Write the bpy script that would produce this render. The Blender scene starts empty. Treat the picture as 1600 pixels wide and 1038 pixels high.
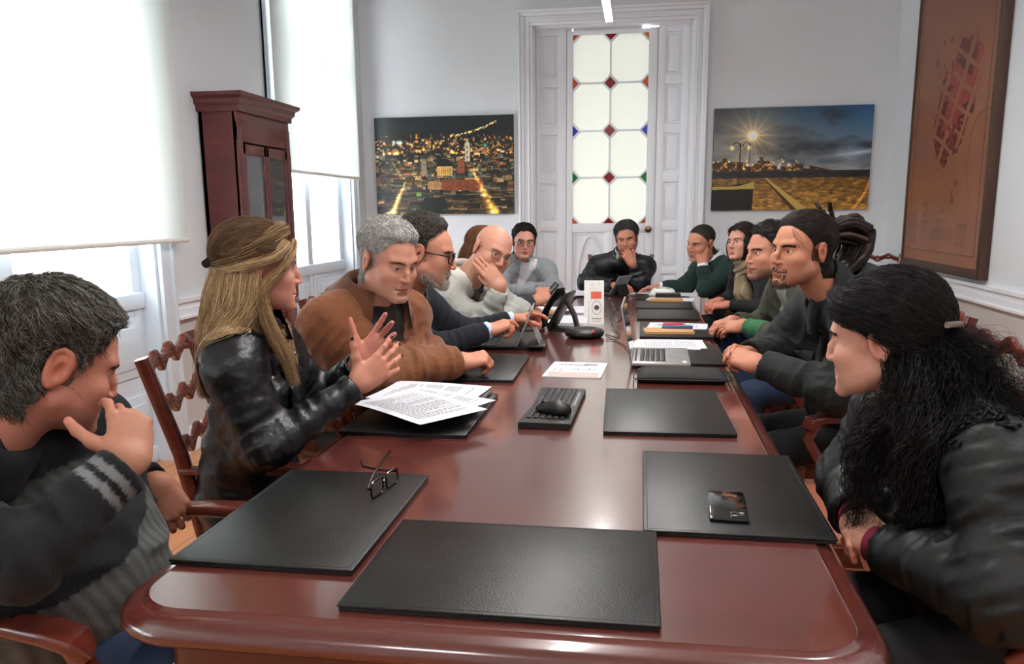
import bpy, bmesh, math, random
import numpy as np
from mathutils import Vector, Matrix

# ---------------------------------------------------------------- camera, world, lights, exposure
SC = bpy.context.scene
COL = SC.collection
F_PX, PITCH, YAW, ROLL = 1285.4, .18609, .15555, -.009517
cam = bpy.data.cameras.new('camera')
cam.sensor_width = 36.0
cam.lens = F_PX / 1600 * 36.0
cam.shift_y = (573.5 - 519) / 1600
cam.clip_start = .05
camo = bpy.data.objects.new('camera', cam)
COL.objects.link(camo)
_f = Vector((-math.sin(YAW) * math.cos(PITCH), math.cos(YAW) * math.cos(PITCH), -math.sin(PITCH)))
_r = Vector((math.cos(YAW), math.sin(YAW), 0))
_u = _r.cross(_f)
_r, _u = _r * math.cos(ROLL) + _u * math.sin(ROLL), _u * math.cos(ROLL) - _r * math.sin(ROLL)
camo.matrix_world = Matrix(((_r.x, _u.x, -_f.x, 0), (_r.y, _u.y, -_f.y, 0), (_r.z, _u.z, -_f.z, 1.35), (0, 0, 0, 1)))
SC.camera = camo

W = bpy.data.worlds.new('overcast_sky')
SC.world = W
W.use_nodes = True
W.node_tree.nodes['Background'].inputs[0].default_value = (.93, .97, 1.0, 1)
W.node_tree.nodes['Background'].inputs[1].default_value = 8.5
SC.view_settings.view_transform = 'Standard'
SC.view_settings.look = 'None'
SC.view_settings.gamma = 1
SC.view_settings.use_curve_mapping = False
SC.view_settings.exposure = 0.08
SC.cycles.use_denoising = True
SC.cycles.max_bounces = 10
SC.cycles.diffuse_bounces = 5
SC.cycles.glossy_bounces = 4
SC.cycles.transmission_bounces = 6
SC.cycles.sample_clamp_indirect = 8

XL, XR, YB, YF, ZC = -2.57, 2.08, 7.6, -2.6, 3.9     # room faces: left, right, back, behind the camera, ceiling
WINS = [(-.9, .9), (2.15, 4.10), (5.66, 7.20)]         # window openings along the left wall

def area(name, loc, rot, sx, sy, power, col=(1, 1, 1), portal=False):
    l = bpy.data.lights.new(name, 'AREA')
    l.shape = 'RECTANGLE'; l.size = sx; l.size_y = sy; l.energy = power; l.color = col
    o = bpy.data.objects.new(name, l); COL.objects.link(o)
    o.location = loc; o.rotation_euler = rot
    if portal: l.cycles.is_portal = True
    return o

for a_, b_ in WINS:
    area('window_portal', (XL - .2, (a_ + b_) / 2, 2.1), (0, -math.pi / 2, 0), 2.5, b_ - a_, 1, portal=True)
area('door_portal', (-.32, YB + .34, 2.1), (-math.pi / 2, 0, 0), .9, 2.2, 1, portal=True)

# ---------------------------------------------------------------- object helpers
def props(o, label=None, cat=None, group=None, kind=None):
    if label: o['label'] = label
    if cat: o['category'] = cat
    if group: o['group'] = group
    if kind: o['kind'] = kind
    return o

def empty(name, loc=(0, 0, 0), rz=0, label=None, cat=None, group=None):
    o = bpy.data.objects.new(name, None)
    o.empty_display_size = .1
    COL.objects.link(o)
    o.location = loc; o.rotation_euler = (0, 0, rz)
    return props(o, label, cat, group)

def wpos(parent):
    v = Vector((0, 0, 0))
    while parent is not None:
        v += parent.location; parent = parent.parent
    return np.array(v)

def link_mesh(name, me, mat, parent=None, smooth=True, world=False):
    if smooth and len(me.polygons):
        me.polygons.foreach_set('use_smooth', np.ones(len(me.polygons), bool))
    if mat: me.materials.append(mat)
    o = bpy.data.objects.new(name, me)
    COL.objects.link(o)
    if parent: o.parent = parent
    return o

def mk(name, V, Fq, mat, parent=None, col=None, smooth=True, world=True):
    """numpy verts and uniform faces (quads or tris) -> object; with world=True the verts are world coordinates"""
    V = np.asarray(V, np.float32)
    if parent is not None and world: V = V - wpos(parent).astype(np.float32)
    Fq = np.asarray(Fq, np.int32)
    me = bpy.data.meshes.new(name)
    n, k = Fq.shape
    me.vertices.add(len(V)); me.vertices.foreach_set('co', V.ravel())
    me.loops.add(n * k); me.loops.foreach_set('vertex_index', Fq.ravel())
    me.polygons.add(n); me.polygons.foreach_set('loop_start', np.arange(n, dtype=np.int32) * k)
    me.polygons.foreach_set('loop_total', np.full(n, k, np.int32))
    me.update(calc_edges=True)
    if col is not None:
        a = me.color_attributes.new('col', 'FLOAT_COLOR', 'POINT')
        c = np.ones((len(V), 4), np.float32); c[:, :3] = col
        a.data.foreach_set('color', c.ravel())
    return link_mesh(name, me, mat, parent, smooth)

class MB:
    """a small mesh builder: boxes, sweeps, lathes and prisms gathered into one mesh"""
    def __init__(s): s.v = []; s.f = []
    def add(s, v, f):
        n = len(s.v); s.v += [tuple(map(float, q)) for q in v]; s.f += [tuple(i + n for i in q) for q in f]; return s
    def box(s, x0, x1, y0, y1, z0, z1, b=0):
        if b <= 0:
            v = [(x, y, z) for z in (z0, z1) for y in (y0, y1) for x in (x0, x1)]
            return s.add(v, [(0, 2, 3, 1), (4, 5, 7, 6), (0, 1, 5, 4), (2, 6, 7, 3), (0, 4, 6, 2), (1, 3, 7, 5)])
        b = min(b, (x1 - x0) / 2.1, (y1 - y0) / 2.1, (z1 - z0) / 2.1)
        bm = bmesh.new(); bmesh.ops.create_cube(bm, size=1)
        for q in bm.verts: q.co = ((x0 + x1) / 2 + q.co.x * (x1 - x0), (y0 + y1) / 2 + q.co.y * (y1 - y0), (z0 + z1) / 2 + q.co.z * (z1 - z0))
        bmesh.ops.bevel(bm, geom=bm.edges[:], offset=b, segments=2, affect='EDGES', profile=.5)
        bm.verts.index_update()
        s.add([q.co[:] for q in bm.verts], [[q.index for q in f.verts] for f in bm.faces]); bm.free(); return s
    def sweep(s, pts, prof, up=(0, 0, 1), scale=None, closed=False, cap=True):
        P = [Vector(p) for p in pts]; n = len(P); m = len(prof); up = Vector(up); vs = []; fs = []
        for i in range(n):
            if closed: t = P[(i + 1) % n] - P[i - 1]
            else: t = P[min(i + 1, n - 1)] - P[max(i - 1, 0)]
            t.normalize(); u = up.cross(t)
            if u.length < 1e-4: u = Vector((1, 0, 0)).cross(t)
            u.normalize(); w = t.cross(u); k = scale[i] if scale else 1
            for a, b in prof: vs.append(P[i] + u * a * k + w * b * k)
        for i in range(n if closed else n - 1):
            j = (i + 1) % n
            for q in range(m): fs.append((i * m + q, i * m + (q + 1) % m, j * m + (q + 1) % m, j * m + q))
        if not closed and cap: fs += [tuple(range(m))[::-1], tuple((n - 1) * m + q for q in range(m))]
        return s.add(vs, fs)
    def tube(s, pts, r, n=10, scale=None, closed=False, up=(0, 0, 1)):
        return s.sweep(pts, [(r * math.cos(a * 2 * math.pi / n), r * math.sin(a * 2 * math.pi / n)) for a in range(n)], up, scale, closed)
    def lathe(s, prof, c=(0, 0, 0), n=24, sx=1, sy=1):
        vs = []; fs = []; m = len(prof)
        for i in range(n):
            a = 2 * math.pi * i / n
            for r, z in prof: vs.append((c[0] + r * math.cos(a) * sx, c[1] + r * math.sin(a) * sy, c[2] + z))
        for i in range(n):
            j = (i + 1) % n
            for q in range(m - 1): fs.append((i * m + q, j * m + q, j * m + q + 1, i * m + q + 1))
        fs += [tuple(i * m for i in range(n))[::-1], tuple(i * m + m - 1 for i in range(n))]
        return s.add(vs, fs)
    def prism(s, poly, z0, z1):
        n = len(poly)
        v = [(x, y, z0) for x, y in poly] + [(x, y, z1) for x, y in poly]
        return s.add(v, [tuple(range(n))[::-1], tuple(range(n, 2 * n))] + [(i, (i + 1) % n, (i + 1) % n + n, i + n) for i in range(n)])
    def xf(s, M):
        s.v = [tuple(M @ Vector(q)) for q in s.v]; return s
    def build(s, name, mat, parent=None, smooth=False, auto=35):
        me = bpy.data.meshes.new(name); me.from_pydata(s.v, [], s.f); me.update()
        bm = bmesh.new(); bm.from_mesh(me); bmesh.ops.recalc_face_normals(bm, faces=bm.faces)
        if auto:
            c = math.radians(auto)
            for f in bm.faces: f.smooth = True
            for e in bm.edges:
                if len(e.link_faces) != 2 or e.calc_face_angle(9) > c: e.smooth = False
        bm.to_mesh(me); bm.free()
        return link_mesh(name, me, mat, parent, smooth=False)

def rrect(w, h, r, n=3):
    """rounded rectangle profile"""
    out = []
    for cx, cy, a0 in ((w / 2 - r, h / 2 - r, 0), (-w / 2 + r, h / 2 - r, 90), (-w / 2 + r, -h / 2 + r, 180), (w / 2 - r, -h / 2 + r, 270)):
        for i in range(n + 1):
            a = math.radians(a0 + 90 * i / n); out.append((cx + r * math.cos(a), cy + r * math.sin(a)))
    return out

def clone(o, loc=None, rz=None, label=None, group=None):
    def cp(a, par):
        c = a.copy(); COL.objects.link(c); c.parent = par
        for ch in a.children: cp(ch, c)
        return c
    c = cp(o, None)
    if loc is not None: c.location = loc
    if rz is not None: c.rotation_euler = (0, 0, rz)
    if label: c['label'] = label
    if group: c['group'] = group
    return c

# ---------------------------------------------------------------- materials
def lin(c):
    return tuple((q / 255 / 12.92) if q / 255 <= .04045 else ((q / 255 + .055) / 1.055) ** 2.4 for q in c[:3])

def mat(name, rgb=(200, 200, 200), rough=.5, metal=0, attr=False, noise=None, bump=None, coat=0, trans=0, spec=.5,
        sheen=0, sss=0, emit=None, ior=1.45, alpha=1, coat_rough=.05):
    """noise=(scale xyz, strength, detail) varies the base colour; bump=(scale xyz, distance, kind)"""
    m = bpy.data.materials.new(name); m.use_nodes = True
    nt = m.node_tree; N = nt.nodes; L = nt.links; b = N['Principled BSDF']
    b.inputs['Base Color'].default_value = (*lin(rgb), 1)
    b.inputs['Roughness'].default_value = rough; b.inputs['Metallic'].default_value = metal
    b.inputs['Coat Weight'].default_value = coat; b.inputs['Coat Roughness'].default_value = coat_rough
    b.inputs['Transmission Weight'].default_value = trans; b.inputs['Specular IOR Level'].default_value = spec
    b.inputs['Sheen Weight'].default_value = sheen; b.inputs['IOR'].default_value = ior; b.inputs['Alpha'].default_value = alpha
    if sss:
        b.inputs['Subsurface Weight'].default_value = sss; b.inputs['Subsurface Radius'].default_value = (1, .35, .2)
        b.inputs['Subsurface Scale'].default_value = .006
    if emit:
        b.inputs['Emission Color'].default_value = (*lin(emit[0]), 1); b.inputs['Emission Strength'].default_value = emit[1]
    src = None
    if attr:
        a = N.new('ShaderNodeVertexColor'); a.layer_name = 'col'; src = a.outputs['Color']
    def coords(scale):
        tc = N.new('ShaderNodeTexCoord'); mp = N.new('ShaderNodeMapping'); mp.inputs['Scale'].default_value = scale
        L.new(tc.outputs['Object'], mp.inputs['Vector']); return mp.outputs['Vector']
    if noise:
        nz = N.new('ShaderNodeTexNoise'); nz.inputs['Scale'].default_value = 1; nz.inputs['Detail'].default_value = noise[2]
        L.new(coords(noise[0]), nz.inputs['Vector'])
        mr = N.new('ShaderNodeMapRange'); mr.inputs['From Min'].default_value = .3; mr.inputs['From Max'].default_value = .7
        mr.inputs['To Min'].default_value = 1 - noise[1]; mr.inputs['To Max'].default_value = 1 + noise[1]
        L.new(nz.outputs['Fac'], mr.inputs['Value'])
        mx = N.new('ShaderNodeVectorMath'); mx.operation = 'SCALE'
        if src: L.new(src, mx.inputs[0])
        else: mx.inputs[0].default_value = lin(rgb)
        L.new(mr.outputs['Result'], mx.inputs['Scale']); src = mx.outputs['Vector']
    if src: L.new(src, b.inputs['Base Color'])
    if bump:
        kind = bump[2] if len(bump) > 2 else 'noise'
        if kind == 'noise':
            t = N.new('ShaderNodeTexNoise'); t.inputs['Scale'].default_value = 1; t.inputs['Detail'].default_value = 6; out = t.outputs['Fac']
        elif kind == 'wave':
            t = N.new('ShaderNodeTexWave'); t.inputs['Scale'].default_value = 1; t.inputs['Distortion'].default_value = 1.5; out = t.outputs['Fac']
        else:
            t = N.new('ShaderNodeTexVoronoi'); t.inputs['Scale'].default_value = 1; out = t.outputs['Distance']
        L.new(coords(bump[0]), t.inputs['Vector'])
        bp = N.new('ShaderNodeBump'); bp.inputs['Distance'].default_value = bump[1]; bp.inputs['Strength'].default_value = 1
        L.new(out, bp.inputs['Height']); L.new(bp.outputs['Normal'], b.inputs['Normal'])
    return m

M = {}
M['wall'] = mat('wall_paint', (221, 224, 228), .8, noise=((2, 2, 2), .02, 3), bump=((60, 60, 60), .0004))
M['dado'] = mat('dado_paint', (206, 202, 200), .8, noise=((2, 2, 2), .02, 3))
M['trim'] = mat('white_gloss_trim', (236, 238, 243), .4, bump=((40, 40, 40), .0003))
M['trim2'] = mat('white_window_paint', (215, 226, 236), .4)
M['ceil'] = mat('ceiling_paint', (225, 225, 222), .9)
M['table'] = mat('polished_mahogany', (88, 40, 33), .26, noise=((1.2, 42, 6), .16, 5), coat=1.0, coat_rough=.10, spec=.5, bump=((3, 90, 10), .00012))
M['apron'] = mat('dark_mahogany', (74, 30, 24), .3, noise=((3, 30, 6), .2, 4), coat=.5, coat_rough=.12)
M['chair'] = mat('chair_mahogany', (92, 38, 27), .27, noise=((9, 9, 40), .25, 4), coat=.5, coat_rough=.12)
M['cab'] = mat('cabinet_mahogany', (92, 40, 38), .4, noise=((5, 5, 14), .22, 4), coat=.25, coat_rough=.2)
M['pad'] = mat('black_leatherette', (15, 16, 16), .38, bump=((260, 260, 260), .0006), spec=.5)
M['paddark'] = mat('black_edge', (10, 10, 10), .45)
M['blk'] = mat('black_plastic', (13, 13, 14), .42, bump=((400, 400, 400), .0002))
M['blkg'] = mat('glossy_black_plastic', (9, 9, 10), .12, coat=.5)
M['grey'] = mat('grey_plastic', (120, 121, 124), .4)
M['silver'] = mat('silver_aluminium', (165, 160, 158), .35, metal=.6)
M['paper'] = mat('white_paper', (206, 207, 213), .8)
M['ink'] = mat('printed_ink', (120, 122, 128), .8)
M['inkd'] = mat('dark_ink', (55, 55, 60), .8)
M['red'] = mat('red_print', (214, 96, 78), .7)
M['pinkp'] = mat('salmon_print', (230, 160, 145), .7)
M['kraft'] = mat('kraft_cover', (190, 146, 100), .7, noise=((200, 200, 200), .15, 2))
M['white'] = mat('white_plastic', (225, 224, 218), .35)
M['brass'] = mat('aged_brass', (120, 98, 68), .35, metal=1)
M['steel'] = mat('steel', (190, 190, 192), .25, metal=1)
M['rubber'] = mat('black_cable', (14, 14, 14), .5)
M['nylon'] = mat('black_nylon', (13, 13, 14), .7, bump=((900, 900, 900), .0003))
M['seat'] = mat('tan_leather_seat', (150, 88, 66), .42, noise=((12, 12, 12), .08, 3), bump=((120, 120, 120), .0006))
M['art'] = mat('photo_print', attr=True, rough=.38)
M['map'] = mat('varnished_map_print', attr=True, rough=.42)
M['frame'] = mat('dark_map_frame', (74, 52, 40), .5, noise=((30, 30, 4), .2, 3))
M['canvas'] = mat('canvas_edge', (30, 30, 34), .6)
M['lens'] = mat('clear_lens', (250, 250, 252), .03, trans=1, ior=1.08)
M['glass'] = mat('cabinet_glass', (205, 212, 214), .03, trans=.9, ior=1.4)
M['skin'] = mat('skin', attr=True, rough=.5, sss=.12, spec=.4, bump=((350, 350, 350), .0003))
M['eye'] = mat('eye', attr=True, rough=.12, coat=.6)
M['hair'] = mat('hair', attr=True, rough=.46, spec=.28)
M['knit'] = mat('ribbed_knit', attr=True, rough=.95, sheen=.04, bump=((260, 260, 110), .0022))
M['cloth'] = mat('woven_cloth', attr=True, rough=.85, sheen=.03, bump=((34, 34, 34), .006))
M['suede'] = mat('suede', attr=True, rough=.9, sheen=.15, noise=((14, 14, 14), .12, 3), bump=((30, 30, 30), .007))
M['leather'] = mat('soft_leather', attr=True, rough=.36, spec=.5, bump=((38, 38, 38), .005))
M['denim'] = mat('denim', (34, 48, 74), .85, noise=((300, 300, 300), .2, 2), bump=((600, 600, 600), .0005))
M['darktr'] = mat('dark_trousers', (22, 23, 28), .85)
M['shoe'] = mat('dark_shoe', (20, 16, 14), .4)
# ---------------------------------------------------------------- implicit surfaces: blended rounded shapes meshed as one skin
f4 = np.float32
def A(*c): return np.array(c, f4)
def nrm(v):
    v = np.asarray(v, float); return (v / (np.linalg.norm(v) + 1e-12)).astype(f4)
def sph(p, c, r): return np.sqrt(((p - A(*c)) ** 2).sum(1)) - r
def rc(p, a, b, ra, rb):
    a = np.asarray(a, f4); b = np.asarray(b, f4); ba = b - a; pa = p - a
    h = np.clip(pa @ ba / max(float(ba @ ba), 1e-9), 0, 1)
    return np.sqrt(((pa - h[:, None] * ba) ** 2).sum(1)) - (ra + (rb - ra) * h)
def ell(p, c, r, R=None):
    q = p - np.asarray(c, f4)
    if R is not None: q = q @ R
    r = np.asarray(r, f4)
    k0 = np.sqrt(((q / r) ** 2).sum(1)); k1 = np.sqrt(((q / r ** 2) ** 2).sum(1)) + 1e-6
    return k0 * (k0 - 1) / k1
def smin(a, b, k):
    h = np.maximum(k - np.abs(a - b), 0) / k
    return np.minimum(a, b) - h * h * k * .25
def smax(a, b, k): return -smin(-a, -b, k)
def rot(ax, deg):
    a = math.radians(deg); c, s = math.cos(a), math.sin(a)
    return {'x': np.array([[1, 0, 0], [0, c, -s], [0, s, c]], f4), 'y': np.array([[c, 0, s], [0, 1, 0], [-s, 0, c]], f4), 'z': np.array([[c, -s, 0], [s, c, 0], [0, 0, 1]], f4)}[ax]
def _h(i, j, k, s):
    n = (i * 374761393 + j * 668265263 + k * 2147483647 + s * 144665) & 0xffffffff
    n = ((n ^ (n >> 13)) * 1274126177) & 0xffffffff
    return ((n ^ (n >> 16)) & 0xffff).astype(f4) / 32767.5 - 1
def vnoise(p, seed=0):
    p = np.asarray(p, f4); i = np.floor(p).astype(np.int64); f = p - i; f = f * f * (3 - 2 * f); r = 0
    for dx in (0, 1):
        for dy in (0, 1):
            for dz in (0, 1):
                w = (f[:, 0] if dx else 1 - f[:, 0]) * (f[:, 1] if dy else 1 - f[:, 1]) * (f[:, 2] if dz else 1 - f[:, 2])
                r = r + w * _h(i[:, 0] + dx, i[:, 1] + dy, i[:, 2] + dz, seed)
    return r

def nets(sdf, lo, hi, h, slack=1.0):
    """surface nets on a grid, evaluated only near the surface"""
    lo = np.asarray(lo, f4); hi = np.asarray(hi, f4)
    nb = np.ceil((hi - lo) / h / 4).astype(int) + 1; n = nb * 4
    g = np.stack(np.meshgrid(*[np.arange(k) for k in nb], indexing='ij'), -1).reshape(-1, 3)
    c = lo + (g * 4 + 1.5) * h
    dc = sdf(c.astype(f4))
    thr = h * 3.6 * slack + .004
    D = np.repeat(np.repeat(np.repeat(dc.reshape(nb), 4, 0), 4, 1), 4, 2).astype(f4)
    Mk = np.repeat(np.repeat(np.repeat((np.abs(dc) < thr).reshape(nb), 4, 0), 4, 1), 4, 2)
    idx = np.argwhere(Mk)
    D[Mk] = sdf((lo + idx * h).astype(f4))
    s = D < 0
    cnt = np.zeros(np.array(s.shape) - 1, np.uint8)
    sl = lambda d, k: slice(d, k - 1 + d)
    for dx in (0, 1):
        for dy in (0, 1):
            for dz in (0, 1): cnt += s[sl(dx, n[0]), sl(dy, n[1]), sl(dz, n[2])]
    act = np.argwhere((cnt > 0) & (cnt < 8))
    ID = -np.ones(cnt.shape, np.int64); ID[tuple(act.T)] = np.arange(len(act))
    acc = np.zeros((len(act), 3)); num = np.zeros(len(act))
    cs = [(a, b, c_) for a in (0, 1) for b in (0, 1) for c_ in (0, 1)]
    for a in cs:
        for ax in range(3):
            if a[ax]: continue
            b = list(a); b[ax] = 1
            ia = act + a; ib = act + b
            da = D[tuple(ia.T)]; db = D[tuple(ib.T)]
            m = (da < 0) != (db < 0)
            t = np.where(m, da / np.where(np.abs(da - db) < 1e-9, 1, da - db), 0)
            pt = np.array(a, float)[None].repeat(len(act), 0); pt[:, ax] += t
            acc += pt * m[:, None]; num += m
    V = lo + (act + acc / np.maximum(num, 1)[:, None]) * h
    Q = []
    for ax in range(3):
        o = [(1, 2), (2, 0), (0, 1)][ax]
        sa = [slice(0, k) for k in s.shape]; sb = [slice(0, k) for k in s.shape]
        sa[ax] = slice(0, s.shape[ax] - 1); sb[ax] = slice(1, s.shape[ax])
        x = s[tuple(sa)] != s[tuple(sb)]
        e = np.argwhere(x); e = e[(e[:, o[0]] > 0) & (e[:, o[1]] > 0) & (e[:, o[0]] < s.shape[o[0]] - 1) & (e[:, o[1]] < s.shape[o[1]] - 1)]
        def cell(d0, d1):
            q = e.copy(); q[:, o[0]] -= d0; q[:, o[1]] -= d1; return ID[tuple(q.T)]
        q = np.stack([cell(0, 0), cell(1, 0), cell(1, 1), cell(0, 1)], 1)
        fl = s[tuple(e.T)]; q[~fl] = q[~fl][:, ::-1]; Q.append(q)
    Q = np.concatenate(Q); Q = Q[(Q >= 0).all(1)]
    return V.astype(f4), Q

def relax(V, Q, it=1, k=.5):
    for _ in range(it):
        s = np.zeros_like(V); c = np.zeros(len(V))
        for a in range(4):
            for b in ((a + 1) % 4, (a + 3) % 4):
                np.add.at(s, Q[:, a], V[Q[:, b]]); np.add.at(c, Q[:, a], 1)
        V = V + k * (s / np.maximum(c, 1)[:, None] - V)
    return V.astype(f4)

def join(parts):
    V = []; Q = []; C = []; n = 0
    for v, q, c in parts:
        V.append(v); Q.append(q + n); C.append(np.broadcast_to(np.asarray(c, f4), (len(v), 3))); n += len(v)
    return np.concatenate(V), np.concatenate(Q), np.concatenate(C)

def grad(sdf, p, e=.0015):
    g = np.stack([sdf(p + np.eye(3, dtype=f4)[i] * e) - sdf(p - np.eye(3, dtype=f4)[i] * e) for i in range(3)], 1)
    return g / (np.linalg.norm(g, axis=1, keepdims=True) + 1e-9)

# ---------------------------------------------------------------- head
HD = dict(jaw=1.0, nose=1.0, noseL=1.0, wide=1.0, chin=1.0, brow=1.0, lips=1.0, cheek=1.0, lid=1.0, hook=0.0, neck=.052, ear=1.0, fat=1.0)
def head_core(p, F, neck=None, ears=True, detail=True):
    q = p.copy(); q[:, 0] = np.abs(q[:, 0]) / F['wide']
    d = ell(q, (0, -.016, .038), (.0735, .096, .080))
    d = smin(d, ell(q, (0, .020, -.004), (.0635, .070, .088)), .03)
    j = F['jaw']
    d = smin(d, ell(q, (0, .034, -.052), (.050 * j, .052, .056)), .03)
    d = smin(d, rc(q, (.050 * j, .004, -.058), (.018, .078, -.098 - .006 * (F['chin'] - 1)), .020, .0145), .028)
    d = smin(d, rc(q, (.0, .083, -.099), (.012, .081, -.100), .0145 * F['chin'], .0125 * F['chin']), .018)
    d = smin(d, ell(q, (.034, .046, -.056), (.024 * F['fat'], .028, .036)), .03)
    d = smin(d, ell(q, (.043, .056, -.026), (.022 * F['cheek'], .024, .021)), .022)
    d = smin(d, rc(q, (.012, .0855, .021), (.043, .069, .024), .0085 * F['brow'], .008 * F['brow']), .016)
    d = smin(d, ell(q, (0, .066, -.066), (.030, .0265, .027)), .02)
    if detail:
        d = smax(d, -ell(q, (.0320, .0935, .001), (.0175, .0150, .0120)), .016)
        ball = sph(q, (.0315, .0680, .001), .0146)
        d = smin(d, ball, .004)
        d = smin(d, rc(q, (.018, .0785, .0062), (.045, .0715, .0052), .0030, .0030), .005)
        lz = .0002 + .0012 * np.clip(F['lid'], .3, 1) ; hh_ = .0056 * F['lid']
        d = smax(d, -ell(q, (.0320, .0860, lz - .0012), (.0140, .017, hh_)), .0015)
    n = F['nose']; nl = F['noseL']
    d = smin(d, rc(q, (0, .086, .012), (0, .0985 + .006 * F['hook'] * 1.4, -.012), .0062 * n, .0068 * n), .010)
    d = smin(d, rc(q, (0, .0985 + .006 * F['hook'], -.012), (0, .1050 + .006 * (nl - 1) * 2, -.0325), .0068 * n, .0092 * n), .010)
    d = smin(d, ell(q, (.0115 * n, .0955, -.0375), (.0075 * n, .011, .0068)), .007)
    if detail:
        d = smax(d, -ell(q, (.0065 * n, .1015, -.0455), (.0034, .005, .003)), .003)
        l = F['lips']
        d = smin(d, rc(q, (0.004, .0925, -.0632), (.0215, .0835, -.0668), .0046 * l, .0022 * l), .005)
        d = smin(d, rc(q, (0, .0905, -.0742), (.0185, .0830, -.0705), .0060 * l, .0026 * l), .005)
        d = smax(d, -ell(q, (0, .0790, -.0686), (.0245, .0215, .0013)), .0022)
        d = smax(d, -ell(q, (0, .0935, -.0850), (.016, .0070, .0050)), .010)
        d = smax(d, -rc(q, (0, .1035, -.0480), (0, .0985, -.0590), .0028, .0026), .006)
        d = smax(d, -rc(q, (.0175, .0985, -.040), (.0300, .0900, -.0660), .0026, .0018), .012)
    if ears:
        e = F['ear']; R = rot('z', -17) @ rot('x', -10)
        c = A(.0755, -.012, -.006)
        u = (q - c) @ R
        z0 = u / e
        ear = ell(z0, (0.004, -.002, .002), (.0062, .0185, .0315)) * e
        rim = np.full(len(q), 9., f4)
        pts = [(0.004, .010, .012), (.007, .004, .028), (.0085, -.009, .0315), (.0085, -.0185, .022), (.0075, -.019, .005), (.0055, -.013, -.014), (.004, -.003, -.027)]
        for a, b in zip(pts[:-1], pts[1:]): rim = np.minimum(rim, rc(z0, a, b, .0042, .0042))
        ear = smin(ear, rim * e, .004)
        ear = smax(ear, -ell(z0, (.0105, .000, -.001), (.0078, .0085, .0150)) * e, .003)
        ear = smin(ear, rc(z0, (.004, .009, -.010), (.004, .008, -.001), .0042, .003) * e, .004)
        d = smin(d, ear, .006)
    if neck is not None:
        a, b, r = neck
        d = smin(d, rc(p, a, b, r * .95, r * 1.08), .03)
    return d

def skin_col(base, lipc=None, stub=0, stubc=(70, 60, 55), warm=1.0):
    base = np.array(lin(base)) * np.array([.78, .71, .69]); lc = np.array(lin(lipc)) if lipc else base * np.array([.72, .46, .46])
    sc = np.array(lin(stubc))
    def f(p):
        q = p.copy(); q[:, 0] = np.abs(q[:, 0])
        c = np.repeat(base[None], len(p), 0)
        w = lambda cc, s: np.exp(-(((q - A(*cc)) / A(*s)) ** 2).sum(1))[:, None]
        red = base * np.array([1.02, .72, .70])
        c = c + (red - c) * (.35 * w((0, .11, -.035), (.016, .02, .014)) + .22 * w((.045, .07, -.035), (.025, .03, .022)) + .5 * w((.085, -.01, -.004), (.02, .03, .04))).clip(0, .8)
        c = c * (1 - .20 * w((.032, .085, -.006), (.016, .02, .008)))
        lip = np.maximum(np.maximum(w((.004, .092, -.0640), (.0125, .012, .0034)), w((.006, .09, -.0745), (.012, .012, .0046))), w((.0, .088, -.0686), (.018, .02, .0018)))
        c = c + (lc - c) * (lip * 1.3).clip(0, 1)
        if stub:
            m = np.clip((-.034 - q[:, 2] + .25 * np.clip(.05 - q[:, 1], 0, 1)) / .014, 0, 1) * np.clip((q[:, 1] + .012) / .02, 0, 1)
            m = m * (1 - np.clip(lip[:, 0] * 1.5, 0, 1)) * np.clip((.034 - np.abs(q[:, 2] + .092)) / .012, 0, 1) ** .5 * np.clip((q[:, 1] - .0 - .9 * np.clip(-.105 - q[:, 2], 0, 1)) / .02, 0, 1)
            nz = .75 + .35 * vnoise(p * 500)
            c = c + (sc - c) * (stub * m * nz)[:, None]
        nz = vnoise(p * 60)[:, None]
        return (c * (1 + .05 * nz + .035 * vnoise(p * 210)[:, None])).clip(0, 1)
    return f

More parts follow.
